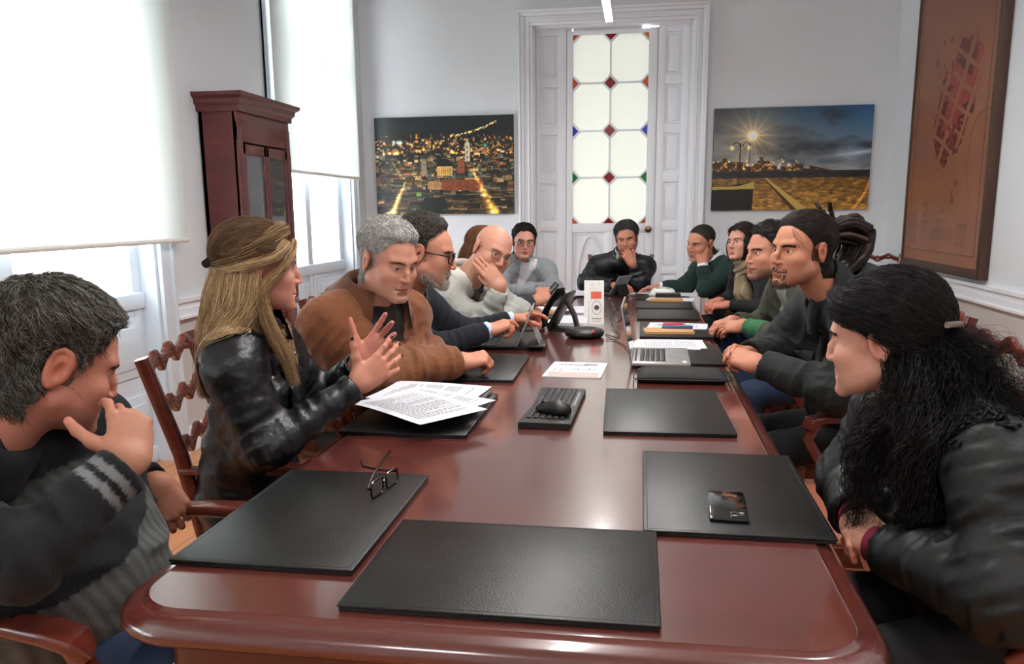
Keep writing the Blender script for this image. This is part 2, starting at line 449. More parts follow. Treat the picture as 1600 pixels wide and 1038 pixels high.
# ---------------------------------------------------------------- hand: wrist at the origin, fingers along +y, back of the hand +z, thumb on +x
def hand_mesh(curl=(.3, .35, .4, .45), spread=.05, thumb=(.75, .35, .2), nail=None, h=.0024, base=(205, 150, 125), s=1.0, forearm=.075, curl3=None, fvec=(0, -1, 0)):
    segs = []; nails = []
    fx = [.030, .010, -.0105, -.029]; fy = [.088, .092, .088, .079]; fl = [.076, .084, .078, .062]; fr = [.0092, .0094, .0090, .0080]
    d_parts = []
    for i in range(4):
        b = np.array([fx[i], fy[i], .002]); c = curl[i]; c3 = curl3[i] if curl3 else (c, c * 1.15, c * .7)
        a0 = spread * (1.5 - i); ang = 0; pos = b.copy(); L = [fl[i] * .46, fl[i] * .30, fl[i] * .24]; r = fr[i]
        chain = []
        for k in range(3):
            ang += c3[k]
            dv = np.array([math.sin(a0) * math.cos(ang), math.cos(a0) * math.cos(ang), -math.sin(ang)])
            q = pos + dv * L[k]; chain.append((pos.copy(), q.copy(), r * (1 - .06 * k), r * (1 - .06 * (k + 1)))); pos = q
        d_parts.append((b, chain))
        nn = np.array([math.sin(a0) * math.sin(ang), math.cos(a0) * math.sin(ang), math.cos(ang)])
        nails.append((pos - dv * .004 + nn * r * .85, nn, dv))
    tb = np.array([.024, .022, -.006])
    sp_, op, cu = thumb   # angle out from the fingers, drop towards the palm, bend at the joints
    dv = np.array([math.sin(sp_) * math.cos(op), math.cos(sp_) * math.cos(op), -math.sin(op)])
    t1 = tb + dv * .042
    dv2 = nrm(dv + cu * np.array([-.6, .5, -.25])); t2 = t1 + dv2 * .034
    dv3 = nrm(dv2 + cu * np.array([-.6, .4, -.2])); t3 = t2 + dv3 * .026
    tn = nrm(np.array([.25, -.3, .9]) - dv3 * float(np.dot(np.array([.25, -.3, .9]), dv3)))
    nails.append((t3 - dv3 * .003 + tn * .0085, tn, dv3))
    def sdf(p):
        q = p / s
        d = rc(q * A(1, 1, 1.15), (0, -.004, 0), np.array(fvec) * forearm * A(1, 1, 1.15), .0245, .0285)
        d = smin(d, ell(q, (0, .008, 0), (.029, .022, .019)), .015)
        pm = ell(q, (0, .050, 0), (.037, .050, .0145))
        for b, ch in d_parts: pm = smin(pm, rc(q, (b[0] * .45, .012, 0), b, .0145, .0108), .012)
        pm = smin(pm, rc(q, tb, t1, .0165, .0125), .018)
        pm = smin(pm, ell(q, (-.024, .035, -.004), (.014, .032, .013)), .012)
        d = smin(d, pm, .022)
        for b, ch in d_parts:
            f = None
            for (a, c_, ra, rb) in ch:
                x = rc(q, a, c_, ra, rb)
                f = x if f is None else smin(f, x, .004)
            f = smin(f, sph(q, ch[0][1], ch[0][3] * 1.07), .003)
            d = smin(d, f, .006)
        t = smin(rc(q, t1, t2, .0118, .0105), rc(q, t2, t3, .0108, .0088), .004)
        d = smin(d, t, .007)
        return d * s
    fv = np.array(fvec) * forearm; V, Q = nets(sdf, np.minimum((-.075, -.045, -.12), fv - .04) * s, np.maximum((.11, .19, .06), fv + .04) * s, h)
    V = relax(V, Q, 1, .35)
    bc = np.array(lin(base)) * np.array([.78, .71, .69]); C = np.repeat(bc[None], len(V), 0)
    red = bc * np.array([1.02, .76, .74])
    for b, ch in d_parts:
        for c_ in (ch[0][1], ch[1][1], ch[0][0]):
            w = np.exp(-(((V / s - c_) / .010) ** 2).sum(1))[:, None]; C = C + (red - C) * w * .45
    w = np.clip(-V[:, 2:3] / .02, 0, 1); C = C + (red * 1.03 - C) * w * .35
    C *= 1 + .04 * vnoise(V * 90)[:, None]
    nc = np.array(lin(nail)) if nail is not None else bc * np.array([1.12, 1.0, .98])
    for c_, nn, dd in nails:
        u = V / s - c_; along = u @ dd; up = u @ nn; side = np.sqrt(np.maximum((u ** 2).sum(1) - along ** 2 - up ** 2, 0))
        m = (np.abs(along) < .0065) & (side < .0052) & (up > -.004)
        C[m] = nc
    return V, Q, C.astype(f4)

def frame_to(V, wrist, direc, dorsal, right):
    """place a canonical hand: direc = wrist to knuckles, dorsal = back of the hand; a right hand seen from its back has the thumb on the left"""
    y = nrm(direc); z = np.array(dorsal, float); z = nrm(z - y * float(np.dot(z, y))); x = np.cross(y, z)
    if right: x = -x
    return (np.asarray(wrist, f4) + V[:, :1] * x + V[:, 1:2] * y + V[:, 2:3] * z).astype(f4), right

# ---------------------------------------------------------------- strands of hair
def tubes(P, w, C, n=3, taper=.25):
    """P (S,N,3) paths, w (S,) radii, C (S,3) colours -> tapered strands"""
    P = np.asarray(P, f4); S, N, _ = P.shape
    T = np.gradient(P, axis=1); T /= np.linalg.norm(T, axis=2, keepdims=True) + 1e-9
    ref = np.array([.31, .57, .76]); u = np.cross(T, ref); u /= np.linalg.norm(u, axis=2, keepdims=True) + 1e-9; v = np.cross(T, u)
    s = np.interp(np.linspace(0, 1, N), [0, .12, .65, 1], [.8, 1, .8, taper])
    R = np.asarray(w)[:, None] * s[None]
    rings = [P + R[..., None] * (math.cos(a) * u + math.sin(a) * v) for a in np.arange(n) * 2 * math.pi / n]
    V = np.stack(rings, 2).reshape(-1, 3)
    base = (np.arange(S)[:, None] * N + np.arange(N - 1)[None]) * n
    Q = [np.stack([base + a, base + (a + 1) % n, base + n + (a + 1) % n, base + n + a], -1).reshape(-1, 4) for a in range(n)]
    return V.astype(f4), np.concatenate(Q), np.repeat(np.asarray(C, f4), N * n, 0)

def resample(pts, n):
    pts = np.asarray(pts, float)
    d = np.r_[0, np.cumsum(np.linalg.norm(np.diff(pts, axis=0), axis=1))]; t = np.linspace(0, d[-1], n)
    q = np.stack([np.interp(t, d, pts[:, i]) for i in range(3)], 1)
    for _ in range(3): q[1:-1] = q[1:-1] * .5 + .25 * (q[:-2] + q[2:])
    return q

def clump(pts, r0, r1, count, w, cols, rng, N=14, curl=0, turns=5, frizz=.003, flat=1.0, rm=None):
    """strands that follow one guide line inside a tube of radius r0 -> rm -> r1"""
    g = resample(pts, N); T = np.gradient(g, axis=0); T /= np.linalg.norm(T, axis=1, keepdims=True)
    u = np.cross(T, [0.1, .2, 1.0]); u /= np.linalg.norm(u, axis=1, keepdims=True) + 1e-6; v = np.cross(T, u)
    t = np.linspace(0, 1, N); R = np.interp(t, [0, .5, 1], [r0, (r0 + r1) / 2 if rm is None else rm, r1])
    a = rng.uniform(0, 2 * np.pi, count); k = np.sqrt(rng.uniform(0, 1, count))
    P = g[None] + (k * np.cos(a))[:, None, None] * (R[:, None] * u)[None] + (k * np.sin(a))[:, None, None] * (R[:, None] * v)[None] * flat
    if curl:
        ph = rng.uniform(0, 2 * np.pi, count)[:, None] + 2 * np.pi * turns * t[None] * rng.uniform(.7, 1.3, count)[:, None]
        am = curl * np.minimum(1, t * 4)[None] * rng.uniform(.5, 1.4, count)[:, None]
        P = P + (am * np.cos(ph))[..., None] * u[None] + (am * np.sin(ph))[..., None] * v[None]
    fz = np.cumsum(rng.normal(0, 1, (count, N, 3)), axis=1) * frizz / math.sqrt(N)
    P = P + fz
    cols = np.asarray(cols, float)
    C = cols[rng.integers(0, len(cols), count)] * rng.uniform(.8, 1.2, (count, 1))
    return P, np.full(count, w) * rng.uniform(.7, 1.25, count), C
# ---------------------------------------------------------------- people
def R3(az, pitch=0, roll=0):
    return rot('z', az - 90) @ rot('x', pitch) @ rot('y', roll)

def tie(t, over=.052):
    """combing direction: over the ears first, then to the place where the hair is tied"""
    def f(p):
        d = A(*t) - p; s = (np.abs(p[:, 0]) > .045) & (p[:, 1] > -.040) & (p[:, 2] < .06)
        d2 = np.stack([0 * p[:, 0], -.055 - np.maximum(p[:, 1], 0), over - p[:, 2]], 1); d[s] = d2[s]; return d.astype(f4)
    return f
HL = {   # hairlines: height z -> furthest forward y that still carries hair
    'full': ([-.14, -.075, -.05, -.035, -.03, .0, .03, .055, .075, .088, .098], [-.045, -.036, -.028, -.014, .010, .017, .022, .038, .056, .072, .2]),
    'reced': ([-.10, -.075, -.05, -.035, -.03, .0, .03, .055, .075, .10, .115], [-.08, -.045, -.03, -.012, .010, .016, .010, .012, .035, .055, .08]),
    'woman': ([-.12, -.10, -.05, -.03, .0, .03, .055, .075, .088, .098], [-.06, -.05, -.036, -.030, .004, .030, .052, .062, .075, .2]),
}
def hair_cap(F, hl, thick, top=1.0, back=1.0, h=.004, low=-.105, rough=.0, side=1.0, ear=True, neck=None):
    zz, yy = HL[hl]
    def T(p):
        yl = np.interp(p[:, 2], zz, yy)
        t = thick * (1 + (top - 1) * np.clip(p[:, 2] / .09, 0, 1) + (back - 1) * np.clip(-p[:, 1] / .09, 0, 1))
        t = t * (1 + (side - 1) * np.clip(1 - p[:, 2] / .05, 0, 1))
        yl = yl + .006 * vnoise(p * 60, 8)
        e0 = yl - p[:, 1]; e1 = p[:, 2] - np.interp(p[:, 1], yy, zz) + .004; e1 = np.where(p[:, 1] > -.02, np.maximum(e1, 1e-4), 1.0)
        dd = np.where(e0 > 0, e0 * e1 / np.sqrt(e0 ** 2 + e1 ** 2 + 1e-9), e0)
        e = np.minimum(np.where(dd > 0, thick * 2.2 * (1 - np.exp(-dd / .030)), dd * .5), (p[:, 2] - low) * .35)
        if ear: e = np.minimum(e, (np.sqrt(((p[:, 1] + .011) / .024) ** 2 + ((p[:, 2] + .004) / .036) ** 2) - 1) * .018 + 1 * (np.abs(p[:, 0]) < .055))
        n = rough * vnoise(p * 55, 3) + rough * .5 * vnoise(p * 130, 4) if rough else 0
        return np.clip(np.minimum(t + n, e), -.007, 1)
    def sdf(p): return head_core(p, F, neck, ears=False, detail=False) - T(p)
    V, Q = nets(sdf, (-.12, -.15, min(-.12, low - .02)), (.12, .13, .17), h, 1.3)
    return V, Q, sdf, T

def hair_strands(sdf, V, T, rng, count, length, steps=9, lift=.35, w=.0009, flow=None, cols=((60, 55, 50),), jitter=.35, thick=.004, edge=0):
    roots = V[T(V) > .001 + edge]
    if not len(roots): return None
    p = roots[rng.integers(0, len(roots), count)] + rng.normal(0, .0015, (count, 3)).astype(f4)
    fl = flow(p) if flow else None
    L = np.minimum(length[0], length[1] * np.linalg.norm(p - A(*length[2]), axis=1)) if isinstance(length, tuple) else np.full(count, length)
    L = L * rng.uniform(.7, 1.25, count)
    jit = rng.normal(0, jitter, (count, 3)); P = []
    n0 = grad(sdf, p); p = p - n0 * .002
    for k in range(steps):
        P.append(p.copy())
        n = grad(sdf, p); d = flow(p) + jit
        d = d - n * (d * n).sum(1, keepdims=True); d /= np.linalg.norm(d, axis=1, keepdims=True) + 1e-6
        v = d + n * lift * (1 - 1.5 * k / steps)
        v /= np.linalg.norm(v, axis=1, keepdims=True) + 1e-6
        p = p + v * (L / steps)[:, None]
        dd = sdf(p.astype(f4)); pen = dd < .0006
        p = (p + n * np.where(pen, .0008 - dd, 0)[:, None]).astype(f4)
    cl = np.array([lin(c) for c in cols]); C = cl[rng.integers(0, len(cl), count)] * rng.uniform(.75, 1.25, (count, 1))
    return tubes(np.stack(P, 1), np.full(count, w), C)

def comb(dx=0, dy=1, dz=0, crown=(0, -.045, .12), rad=1.0):
    def f(p):
        r = p - A(*crown); r = r / (np.linalg.norm(r, axis=1, keepdims=True) + 1e-6)
        return r * rad + A(dx, dy, dz)
    return f

def brows(rng, cols, F, n=150, h=.0, w=.00055, thick=1.0):
    P = []; sd = lambda p: head_core(p, F, ears=False)
    def pj(p, o):
        p = p.astype(f4)
        for _ in range(2): p = p - grad(sd, p) * (sd(p) - o)[:, None]
        return p
    h = h - .0035
    for s in (-1, 1):
        t = rng.uniform(0, 1, n); x = s * (.011 + .038 * t); z = .0205 + .0045 * np.sin(np.pi * np.minimum(t * .8, 1)) + rng.normal(0, .0014 * thick, n) + h
        y = .0925 - 7.5 * (np.abs(x) - .008) ** 2 * 1.55
        a = np.stack([x, y, z], 1); b = a + np.stack([s * .0085 + 0 * x, -.0012 - .0035 * t, .0022 - .005 * t], 1)
        P.append(np.stack([pj(a, -.0004), pj((a + b) / 2, .0008), pj(b, .0012)], 1))
    P = np.concatenate(P); cl = np.array([lin(c) for c in cols])
    return tubes(P, np.full(len(P), w * thick), cl[rng.integers(0, len(cl), len(P))])

def beard(F, rng, cols, n, length=.008, w=.0005, mous=True, chin=True, jawl=True, low=-.125):
    def sd(p): return head_core(p, F, ears=False)
    c = rng.uniform((-.075, -.01, -.125), (.075, .11, -.045), (n * 14, 3)).astype(f4)
    g = grad(sd, c); c = c - g * sd(c)[:, None]; c = c - grad(sd, c) * sd(c)[:, None]
    ax = np.abs(c[:, 0]); m = np.zeros(len(c), bool)
    if mous: m |= (ax < .030) & (c[:, 2] > -.0605 - ax * .25) & (c[:, 2] < -.047 - ax * .12) & (c[:, 1] > .07)
    if mous: m |= (ax > .024) & (ax < .034) & (c[:, 2] < -.055) & (c[:, 2] > -.09) & (c[:, 1] > .06)
    if chin: m |= (ax < .034) & (c[:, 2] < -.081) & (c[:, 1] > .04)
    if jawl: m |= (c[:, 2] < -.052 + .9 * np.clip(.03 - c[:, 1], -.1, .05) - .25 * ax) & (ax > .02) & (c[:, 2] < -.03) & (c[:, 1] > -.005)
    m &= ~((ax < .021) & (np.abs(c[:, 2] + .0690) < .0075))
    c = c[m][:n]; g = grad(sd, c); d = g * .28 + A(0, .12, -.9) + rng.normal(0, .18, c.shape); d /= np.linalg.norm(d, axis=1, keepdims=True)
    L = (length * rng.uniform(.6, 1.3, len(c)))[:, None]
    P = np.stack([c - g * .001, c + d * L * .5 + g * .0006, c + d * L], 1); cl = np.array([lin(q) for q in cols])
    return tubes(P, np.full(len(P), w), cl[rng.integers(0, len(cl), len(P))])

def glasses(parent, X, colr=(40, 30, 28), w=.046, h=.033, r=.0014, lens=True, y=.1005, name='glasses'):
    m = mat('spectacle_frame', colr, .3)
    b = MB()
    for s in (-1, 1):
        loop = [(s * .0335 + a, y - abs(a + s * .0335) ** 2 * 2.6, c_ - .001) for a, c_ in rrect(w, h, min(w, h) * .36, 5)]
        b.tube(loop, r, 6, closed=True, up=(0, 1, 0.01))
        b.tube([(s * (.0335 + w / 2), y - (.0335 + w / 2) ** 2 * 2.6, .006), (s * .074, .070, .008), (s * .0795, .02, .008), (s * .0795, -.008, .006), (s * .076, -.03, -.014)], r, 6)
    b.tube([(-.0335 + w / 2, y - .0003, .004), (0, y + .003, .007), (.0335 - w / 2, y - .0003, .004)], r, 6)
    V = X(np.array(b.v)); pw = wpos(parent); b.v = [tuple(q - pw) for q in V]
    o = b.build(name, m, parent, auto=60)
    if lens:
        for s in (-1, 1):
            l = MB(); pts = [(s * .0335 + a * .97, y - abs(a + s * .0335) ** 2 * 2.6, c_ * .97 - .001) for a, c_ in rrect(w, h, min(w, h) * .36, 5)]
            n = len(pts); l.add([(a, q, c_) for a, q, c_ in pts] + [(a, q - .0012, c_) for a, q, c_ in pts], [tuple(range(n)), tuple(range(n, 2 * n))[::-1]] + [(i, (i + 1) % n, (i + 1) % n + n, i + n) for i in range(n)])
            V = X(np.array(l.v)); l.v = [tuple(q - pw) for q in V]; l.build('lens', M['lens'], o)
    return o

class Body:
    """joints in world metres; builds torso, sleeves, legs and skin as blended surfaces"""
    def __init__(s, **k):
        s.__dict__.update(dict(chest=.100, belly=.0, hipr=.118, arm=(.062, .050, .038), fold=.006, seedf=1, cut=True, legf=None, h=.008, shw=.066, cuffcut=.0, flat=1.0, thigh=.083, armk=.075))
        s.__dict__.update(k)
        for n in ('nb', 'shL', 'shR', 'elL', 'elR', 'wrL', 'wrR', 'hip'): setattr(s, n, np.array(getattr(s, n), float))
        s.up = nrm(s.nb - s.hip); l = s.shR - s.shL; s.lat = nrm(l - s.up * float(np.dot(l, s.up))); s.fwd = np.cross(s.up, s.lat)
        # facing = up x right
        s.ch = (s.shL + s.shR) / 2 - s.up * .14; s.neckdir = s.up
    def on(s, V): return s.torso(V) < np.minimum(s.armd(V, 'L', cuff=False), s.armd(V, 'R', cuff=False)) + .004
    def local(s, p):
        q = p - s.ch; return q @ s.lat, q @ s.fwd, q @ s.up
    def torso(s, p, g=0.0):
        c = s.ch; h_ = s.hip
        w = np.linalg.norm(s.shR - s.shL) / 2 - s.chest * .72
        d = None
        for k in (-1, 1):
            x = rc(p, c + s.lat * w * k, h_ + s.lat * .075 * k, s.chest + g, s.hipr + g)
            d = x if d is None else smin(d, x, .09)
        for sh in (s.shL, s.shR):
            d = smin(d, rc(p, s.nb - s.up * .030, sh - s.up * .008, .062 + g, s.shw * .86 + g), .07)
            d = smin(d, rc(p, s.nb + s.neckdir * .0, s.nb * .35 + sh * .65, .044 + g, .044 + g), .06)
        if s.belly: d = smin(d, ell(p, c * .45 + h_ * .55 + s.fwd * .065, (s.belly + g,) * 3), .08)
        return d
    def armd(s, p, S, g=0.0, cuff=True):
        sh, el, wr = (s.shL, s.elL, s.wrL) if S == 'L' else (s.shR, s.elR, s.wrR)
        r0, r1, r2 = s.arm
        def fold(a, b, seed, amp):
            if not s.fold or g < 0: return 0
            t = nrm(b - a); ax = (p - a) @ t; L = np.linalg.norm(b - a); f = ax / L
            rad = p - a - ax[:, None] * t
            n = vnoise(np.concatenate([(ax * 30)[:, None] + rad * 7, rad[:, :1] * 9, rad[:, 1:2] * 9 + rad[:, 2:3] * 6], 1)[:, [0, 3, 4]], seed)
            n2 = vnoise(np.concatenate([(ax * 55)[:, None] + rad * 12, rad[:, :1] * 16, rad[:, 1:2] * 16], 1)[:, [0, 3, 4]], seed + 5)
            return amp * (1 - np.abs(n) * 2.4 + .45 * (1 - 2 * np.abs(n2)))
        e = np.exp(-(np.linalg.norm(p - el, axis=1) / .11) ** 2)
        am = s.fold * (.55 + .9 * e)
        u = rc(p, sh, el, r0 + g, r1 + g) - fold(sh, el, s.seedf, am)
        we = wr if g >= 0 else wr - nrm(wr - el) * .035
        f = rc(p, el, we, r1 + g, r2 + g) - fold(el, wr, s.seedf + 9, am)
        if cuff and g >= 0:
            t = nrm(wr - el); q = (p - wr) @ t
            f = smax(f, q, .006)
            f = smax(f, -np.maximum(rc(p, wr - t * .0, wr + t * .05, r2 * .80, r2 * .80), -q - .014), .003)
        return smin(u, f, .03)
    def cloth(s, p):
        d = s.torso(p)
        if s.fold:
            a, b, c = s.local(p)
            n = vnoise(np.stack([a * 9 + c * 6, b * 9, c * 15 - a * 8], 1), s.seedf + 20)
            n2 = vnoise(np.stack([a * 22 - c * 12, b * 20, c * 26], 1), s.seedf + 30)
            d = d - s.fold * (1.1 * (1 - 2 * np.abs(n)) + .35 * n2)
        for S in 'LR': d = smin(d, s.armd(p, S), s.armk)
        if s.cut:
            a = s.nb + s.up * .012; d = smax(d, -rc(p, a, a + s.neckdir * .12, .060, .064), .008)
        d = smax(d, -((p - s.hip) @ s.up) - .10, .01)
        return d
    def bounds(s, m=.16):
        P = np.stack([s.nb, s.shL, s.shR, s.elL, s.elR, s.wrL, s.wrR, s.hip + (0, 0, 0)]); return P.min(0) - m, P.max(0) + m
    def skin(s, p):
        d = s.torso(p, -.022)
        for S in 'LR': d = smin(d, s.armd(p, S, -.016), .03)
        return d
    def legs(s):
        fx = nrm(np.array([s.fwd[0], s.fwd[1], 0])) if s.legf is None else nrm(np.array([*s.legf, 0])); lt = np.cross(fx, [0, 0, 1])
        J = []
        for k in (-1, 1):
            h_ = s.hip + lt * .085 * k; h_[2] = min(h_[2], .56); kn = h_ + fx * .41 + lt * .03 * k; kn[2] = .515
            an = kn + fx * .03; an[2] = .105; J.append((h_, kn, an))
        return J, fx

def person(label, B, head, hair=None, garment=None, extras=None, group=None):
    """head: pos, az, pitch, roll, scale, F, skin, stubble ; returns the person and useful frames"""
    pelvis = B.hip
    root = empty('person', (pelvis[0], pelvis[1], 0), 0, label, 'person', group)
    F = dict(HD); F.update(head.get('F', {})); sc = head.get('scale', 1.0); R = R3(head['az'], head.get('pitch', 0), head.get('roll', 0)); hp = np.array(head['pos'], f4)
    X = lambda v: (hp + (np.asarray(v, f4) * sc) @ R.T).astype(f4)
    Xi = lambda w: ((np.asarray(w, f4) - hp) @ R / sc).astype(f4)
    nloc = Xi(B.nb - B.up * .03)
    B.neckdir = nrm(X([(0, -.02, -.05)])[0] - B.nb)
    hh = head.get('h', .003)
    nk = (np.array([0, -.022, -.045], f4), nloc, F['neck'] / 1.0)
    lo = np.minimum((-.1, -.13, -.14), nloc - .08); hi = np.maximum((.1, .13, .14), nloc + .08)
    V, Q = nets(lambda p: head_core(p, F, nk), lo, hi, hh)
    V = relax(V, Q, 1, .2)
    sk = head.get('skin', (214, 160, 135)); C = skin_col(sk, head.get('lip'), head.get('stub', 0), head.get('stubc', (70, 60, 55)))(V)
    if hair and hair.get('scalp'):
        zz, yy = HL[hair['hl']]; m = np.clip((np.interp(V[:, 2], zz, yy) - V[:, 1]) / .01 + .3, 0, 1) * np.clip((V[:, 2] - hair.get('low', -.105) - .01) / .02, 0, 1) * (np.abs(V[:, 0]) < .072)
        C = C + (np.array(lin(hair['scalp'])) - C) * (m * hair.get('scalpw', .8))[:, None]
    parts = [(X(V), Q, C)]
    bl, bh = B.bounds(.13)
    V2, Q2 = nets(B.skin, bl, bh, .014); parts.append((V2, Q2, lin(sk)))
    J, fx = B.legs()
    for S in 'LR':
        hd = getattr(B, 'hand' + S, None)
        if hd is None: continue
        wr = getattr(B, 'wr' + S); el = getattr(B, 'el' + S)
        kw = dict(hd); di = kw.pop('dir', None); do = kw.pop('dor', (0, 0, 1)); base = kw.pop('base', sk); adv = kw.pop('adv', .012)
        di = nrm(wr - el) if di is None else nrm(np.array(di, float))
        yy_ = di; zz_ = np.array(do, float); zz_ = nrm(zz_ - yy_ * float(np.dot(zz_, yy_))); xx_ = np.cross(yy_, zz_) * (-1 if S == 'R' else 1); bk = nrm(el - wr)
        V3, Q3, C3 = hand_mesh(base=base, fvec=(float(bk @ xx_), float(bk @ yy_), float(bk @ zz_)), **kw)
        V3, fl = frame_to(V3, wr + nrm(wr - el) * adv, di, do, S == 'R')
        parts.append((V3, Q3[:, ::-1] if fl else Q3, C3))
    V, Q, C = join(parts)
    body = mk('body', V, Q, M['skin'], root, C)
    # eyes
    gz = head.get('gaze', (0, 0))
    for s_ in (-1, 1):
        n1, n2 = 16, 24; th = np.linspace(0, np.pi, n1); ph = np.linspace(0, 2 * np.pi, n2, endpoint=False)
        g = np.stack([np.sin(th)[:, None] * np.cos(ph), np.cos(th)[:, None] * np.ones(n2), np.sin(th)[:, None] * np.sin(ph)], -1).reshape(-1, 3)
        a = math.degrees(0); Rg = rot('z', -gz[0]) @ rot('x', gz[1]); g2 = g @ Rg.T
        ang = np.arccos(np.clip(g[:, 1], -1, 1)); ic = head.get('iris', (70, 45, 30))
        C = np.where((ang < .20)[:, None], lin((8, 6, 6)), np.where((ang < .50)[:, None], lin(ic), lin((196, 184, 176))))
        V = X(np.array([s_ * .0315 * F['wide'], .0690, .001]) + g2 * .0129)
        idx = np.arange(n1 * n2).reshape(n1, n2); q = np.stack([idx[:-1], idx[1:], np.roll(idx[1:], -1, 1), np.roll(idx[:-1], -1, 1)], -1).reshape(-1, 4)
        mk('eye', V, q, M['eye'], body, C)
    rng = np.random.default_rng(head.get('seed', 1))
    if head.get('brow', (50, 40, 35)) is not None:
        v, q, c = brows(rng, [head.get('brow', (50, 40, 35))], F, 170, thick=.55 + .4 * head.get('browt', 1.3), h=head.get('browh', 0)); hv, hq = len(v) // 2, len(v) // 2
        for s_ in (0, 1):
            mq = (q.min(1) >= hv) if s_ else (q.max(1) < hv); mk('eyebrow', X(v[s_ * hv:(s_ + 1) * hv]), q[mq] - s_ * hv, M['hair'], root, c[s_ * hv:(s_ + 1) * hv])
    if hair and 'hl' in hair:
        v, q, sd, T = hair_cap(F, hair['hl'], hair['thick'], hair.get('top', 1), hair.get('back', 1), hair.get('h', .004), hair.get('low', -.090), hair.get('rough', 0), hair.get('side', 1), hair.get('ear', True), nk)
        keep = T(v) > -.0065; qk = q[keep[q].any(1)]
        cc = np.repeat(np.array(lin(hair['cols'][0]))[None], len(v), 0) * (1 + .25 * vnoise(v * 90)[:, None])
        if 'capcol' in hair: cc = hair['capcol'](v)
        ps = [(v, qk, cc)]
        if hair.get('n'):
            sd2 = lambda p: sd(p)
            st = hair_strands(sd2, v, T, rng, hair['n'], hair.get('len', .03), hair.get('steps', 7), hair.get('lift', .3), hair.get('w', .0008), hair.get('flow', comb()), hair['cols'], hair.get('jit', .35), edge=hair.get('edge', .0))
            ps.append(st)
        if 'more' in hair: ps += hair['more'](rng)
        v, q, c = join(ps); v = X(v)
        if 'more' in hair:      # long hair lies on the clothes instead of sinking into them
            i = np.where(v[:, 2] < B.nb[2] + .09)[0]; pv = v[i]
            for _ in range(3):
                dd = B.cloth(pv); n_ = np.where((dd < .005) & (dd > -.09))[0]
                if not len(n_): break
                pv[n_] += grad(B.cloth, pv[n_], .006) * (.006 - dd[n_])[:, None]
            v[i] = pv
        mk('hair', v, q, M['hair'], root, c)
    if head.get('beard'):
        v, q, c = beard(F, rng, **head['beard']); mk('beard', X(v), q, M['hair'], root, c)
    # garment
    g = garment
    V, Q = nets(B.cloth, bl - .04, bh + .04, B.h, 1.6)
    V = relax(V, Q, 1, .3)
    C = g['col'](V, B) if callable(g['col']) else np.repeat(np.array(lin(g['col']))[None], len(V), 0)
    mk(g['name'], V, Q, g['mat'], root, C)
    # legs
    def leg(p):
        d = sph(p, B.hip - (0, 0, .02), .125)
        for h_, kn, an in J: d = smin(d, smin(rc(p, h_, kn, B.thigh, .062), rc(p, kn, an, .060, .048), .02), .03)
        return smax(d, .07 - p[:, 2], .01) + .003 * vnoise(p * 22)
    P = np.stack([q for j in J for q in j]); V, Q = nets(leg, P.min(0) - .15, P.max(0) + (.15, .15, .12), .013, 1.4)
    mk('trousers', V, Q, g.get('tr', M['darktr']), root, np.repeat([[.02, .02, .03]], len(V), 0))
    for h_, kn, an in J:
        def shoe(p):
            d = rc(p, an + A(0, 0, -.055), an + fx * .13 + A(0, 0, -.075), .042, .034)
            d = smin(d, rc(p, an + A(0, 0, .01), an - fx * .02 + A(0, 0, -.06), .040, .036), .02)
            return smax(d, .002 - p[:, 2], .004)
        V, Q = nets(shoe, an + A(-.22, -.22, -.11), an + A(.22, .22, .07), .009); mk('shoe', V, Q, M['shoe'], root)
    return root, body, X, B

def on_cloth(B, pts, off=.003, it=3):
    """project torso-frame points (side, forward, up) onto the garment"""
    P = np.array([B.ch + B.lat * a + B.fwd * b + B.up * c for a, b, c in pts], f4)
    for _ in range(it): P = P - grad(B.cloth, P, .004) * (B.cloth(P) - off)[:, None]
    return P

def ribbon(name, root, P, w, t, m, col, B=None, closed=False, N=24, wf=None):
    """a flat band of cloth or metal along P lying on the garment"""
    P = resample(P, N) if not closed else np.asarray(P)
    n = grad(B.cloth, P.astype(f4), .006)
    T = np.gradient(P, axis=0); T /= np.linalg.norm(T, axis=1, keepdims=True); S = np.cross(n, T); S /= np.linalg.norm(S, axis=1, keepdims=True)
    ww = np.full(len(P), w) if wf is None else np.array([wf(i / (len(P) - 1)) for i in range(len(P))])
    a = (ww / 2)[:, None]
    rows = [P - S * a, P - S * a * .9 + n * t, P + n * t * 1.15, P + S * a * .9 + n * t, P + S * a, P - n * t * .4]
    V = np.stack(rows, 1).reshape(-1, 3); k = len(rows); i = np.arange(len(P) - 1)[:, None] * k
    Q = np.concatenate([np.stack([i + j, i + (j + 1) % k, i + k + (j + 1) % k, i + k + j], -1).reshape(-1, 4) for j in range(k)])
    return mk(name, V, Q[:, ::-1], m, root, np.repeat(np.array(lin(col))[None], len(V), 0))

